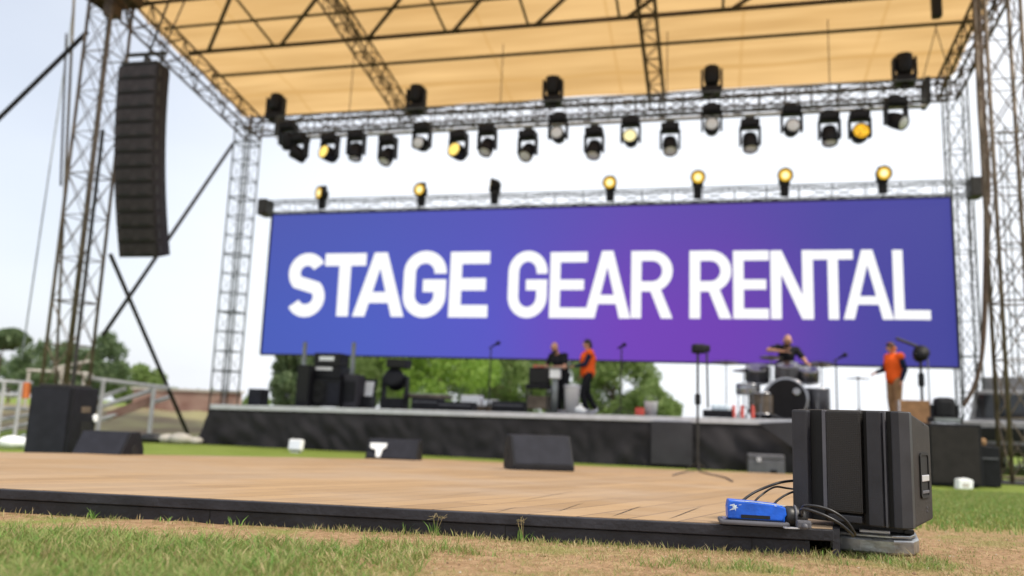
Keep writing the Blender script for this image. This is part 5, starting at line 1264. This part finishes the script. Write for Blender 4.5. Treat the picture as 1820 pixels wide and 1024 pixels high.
for s_ in (-1, 1):
    MB().lathe([(.001, 0), (.11, 0), (.11, .03), (.001, .05)], 16, Matrix.Translation((s_ * .68, -1.505, .95)) @ RX).build('headlight', M['lens'], e)
    for y_ in (-.85, 2.6):
        w2 = MB().lathe([(.22, -.12), (.36, -.11), (.39, -.06), (.39, .06), (.36, .11), (.22, .12)], 20, Matrix.Translation((s_ * .82, y_, .39)) @ Matrix.Rotation(R(90), 4, 'Y')).build('wheel', M['rubber'], e, smooth=True); MB().lathe([(.001, -.08), (.22, -.08), (.22, .08), (.001, .08)], 16, Matrix.Translation((s_ * .82, y_, .39)) @ Matrix.Rotation(R(90), 4, 'Y')).build('rim', M['steel'], w2)
MB().box((0, 2.9, 1.5), (2.0, 2.4, 1.9), bev=.05).build('cargo_box', M['truckgrey'], e); MB().box((0, 2.2, .45), (.9, 3.5, .16)).build('chassis', M['steel_dark'], e)

# ------------------------------------------------------------------ left background: ramp rails, wall, bank
def rail(name, label, Y, segs, posts, r=.05, m='rail', panel=None):
    e = empty(name, (at_y(segs[0][0], segs[0][1], Y).x, Y, gz(20)), label, 'railing')
    o = Vector(e.location)
    for x0, y0, x1, y1 in segs: MB().tube(at_y(x0, y0, Y) - o, at_y(x1, y1, Y + .4) - o, r, 6).build('rail', M[m], e)
    for px, y0 in posts:
        a_ = at_y(px, y0, Y + .03) - o; MB().tube((a_.x, a_.y, 0), a_, r * .9, 6).build('post', M[m], e)
    if panel: panel(e, o)
    return e
def orange_panel(e, o):
    q = [at_y(190, 748, 20.6), at_y(270, 718, 20.6), at_y(270, 703, 20.6), at_y(190, 732, 20.6)]
    MB().add([x - o for x in q] + [x - o + Vector((0, .06, 0)) for x in q], [(0, 1, 2, 3), (7, 6, 5, 4), (0, 4, 5, 1), (1, 5, 6, 2), (2, 6, 7, 3), (3, 7, 4, 0)]).build('orange_board', M['redwall'], e)
rail('ramp_railing', 'grey ramp railing with sloping rails behind the left tower', 20.5, [(155, 672, 300, 690), (150, 716, 225, 690), (150, 733, 275, 692), (150, 756, 300, 706)], [(184, 676), (274, 688)], .062, 'rail', orange_panel)
def orange_post(e, o):
    a_ = at_y(48, 680, 19.9) - o; b_ = at_y(46, 708, 19.9) - o; MB().tube(b_, a_, .09, 8).build('orange_sleeve', M['orange'], e)
rail('barrier_railing', 'grey barrier railing with an orange sleeve at the far left border', 19.8, [(-60, 674, 58, 681), (-60, 699, 50, 704), (-60, 724, 50, 727), (-60, 757, 52, 737), (-60, 778, 52, 753)], [(8, 677), (38, 680)], .052, 'rail', orange_post)
rail('far_railing', 'long pale railing farther back among the trees at the left', 30, [(48, 658, 160, 664), (95, 655, 160, 642), (95, 655, 165, 668)], [(52, 658), (110, 660), (150, 664)], .06, 'concrete')
e = empty('brick_wall', at_y(330, 740, 34), 'low reddish brick wall far behind the crossed braces', 'wall'); e.location.z = gz(40)
MB().box((0, 0, .72), (4.4, .3, 1.44)).build('wall_body', M['redwall'], e); MB().box((0, 0, 1.49), (4.6, .42, .1)).build('coping', M['concrete'], e)
bk = MB(); vs = []; fs = []
for i in range(41):
    x = -34 + 26 * i / 40
    for j, (yy, zz) in enumerate(((24, 0), (26.5, .25), (29, .55), (33, .7), (40, .6), (44, 0))): vs.append((x, yy, gz(40) - .02 + zz * min(1, (41 - i) / 8, (i + 1) / 4) * (1 + .25 * mnoise.noise((x * .4, yy * .3, 1)))))
fs = [(i * 6 + j, (i + 1) * 6 + j, (i + 1) * 6 + j + 1, i * 6 + j + 1) for i in range(40) for j in range(5)]
tag(bk.add(vs, fs).build('earth_bank', M['bank'], smooth=True), 'low bare earth bank behind the left railing', 'terrain', kind='structure')
cl = empty('rubble_pile', at_y(310, 778, 19.5), 'small heap of pale sacks at the foot of the brace pole', 'sacks'); cl.location.z = gz(20)
MB().ball((.15, 0, .12), (.28, .2, .14)).ball((-.2, .1, .1), (.22, .2, .12)).ball((.45, .1, .08), (.2, .18, .1)).build('pale_sack', M['concrete'], cl, remesh=.03); MB().ball((-.6, .1, .09), (.34, .2, .13)).build('dark_sack', M['rubber'], cl, remesh=.03)

# ------------------------------------------------------------------ trees
def tree(loc, h, rx, ry, rz_, m, label, n=9000, leaf=.26, seed=1, base=.25, group='trees behind the stage', squash=1):
    h *= squash; rz_ *= squash
    random.seed(seed); e = empty('tree', loc, label, 'tree', group)
    tr = MB(); tr.path(spline([(0, 0, -.05), (.05, 0, h * .22), (-.05, .05, h * .45), (.02, 0, h * .72)], 12), [.16 * h / 5 * (1 - .06 * i) for i in range(13)], 8)
    cl_ = []
    for i in range(34):
        t = random.uniform(0, 6.283); u = random.uniform(-1, 1); rr = random.uniform(.45, 1.0) ** .6; c = math.sqrt(1 - u * u)
        cc = Vector((rx * rr * c * math.cos(t), ry * rr * c * math.sin(t), h * (base + (1 - base) / 2) + rz_ * rr * u)); cl_.append((cc, random.uniform(.25, .42) * min(rx, rz_) + .15))
        if i % 4 == 0: tr.tube((0, 0, h * random.uniform(.2, .5)), cc, .045 * h / 5, 5, .01)
    tr.build('trunk', M['bark'], e, smooth=True)
    cr_ = MB()
    for i in range(n):
        cc, r_ = random.choice(cl_); d = Vector((random.gauss(0, 1), random.gauss(0, 1), random.gauss(0, 1))).normalized() * r_ * random.random() ** .4
        p_ = cc + d; s_ = leaf * random.uniform(.5, 1.2); q_ = Euler((random.uniform(0, 6.28), random.uniform(0, 6.28), 0)).to_matrix()
        cr_.add([p_ + q_ @ Vector(v) * s_ for v in ((-.5, 0, 0), (0, -.3, .1), (.5, 0, 0), (0, .3, .1))], [(0, 1, 2, 3)])
    cr_.build('crown', M[m], e)
def ground_pt(px, Y): p_ = at_y(px, 735, Y); return (p_.x, Y, gz(40))
for px, Y, h, rx, rz_, m, lb, sd_ in ((525, 42, 4.2, 1.2, 1.9, 'leaf_dark', 'dark slender tree at the left end below the screen', 1), (655, 50, 6.2, 2.6, 2.6, 'leaf_mid', 'green tree behind the amplifier racks', 2), (780, 44, 5.6, 2.5, 2.5, 'leaf_bright', 'brightest light green tree, below the screen left of the middle', 3),
        (905, 52, 6.0, 2.6, 2.6, 'leaf_mid', 'mid green tree behind the control desk', 4), (700, 62, 7.5, 3.4, 3.2, 'leaf_mid', 'farther green tree behind the large floor fixture', 6), (850, 64, 7.2, 3.2, 3.0, 'leaf_dark', 'farther dark tree behind the white cartons', 7), (1000, 56, 6.2, 2.6, 2.6, 'leaf_dark', 'dark green tree behind the two people at the desk', 8),
        (1090, 46, 5.0, 2.2, 2.2, 'leaf_mid', 'mid green tree right of the walking worker', 5), (1160, 44, 2.7, 1.5, 1.2, 'leaf_mid', 'low tree where the greenery slopes down to the right', 9)):
    tree(ground_pt(px, Y), h, rx, rx * .8, rz_, M and m, lb, seed=sd_, base=.12)
for px, Y, h, rx, rz_, m, lb, sd_ in ((75, 48, 4.8, 2.0, 1.7, 'leaf_dark', 'dark rounded tree between the legs of the left tower', 11), (170, 46, 5.0, 1.3, 2.1, 'leaf_dark', 'open branched tree just right of the left tower', 12), (235, 52, 3.9, 1.7, 1.3, 'leaf_mid', 'small bushy tree left of the slanting brace foot', 13), (10, 56, 4.2, 3.2, 1.3, 'leaf_dark', 'dark spreading tree at the left border', 14),
        (-15, 36, 4.6, 1.0, .35, 'leaf_dark', 'high flat crowned tree cut by the left border', 15), (330, 70, 2.4, 3.2, .9, 'leaf_mid', 'low far bush right of the slanting brace', 16), (420, 74, 2.2, 3.0, .8, 'leaf_mid', 'low far bush behind the pale rear tower', 17), (150, 58, 3.4, 4.5, 1.2, 'leaf_dark', 'wide dark bush behind the open branched tree', 18)):
    tree(ground_pt(px, Y), h, rx, rx * .8, rz_, m, lb, seed=sd_, base=.3 if sd_ != 15 else .78, n=6000, group='trees at the left', squash=.86)
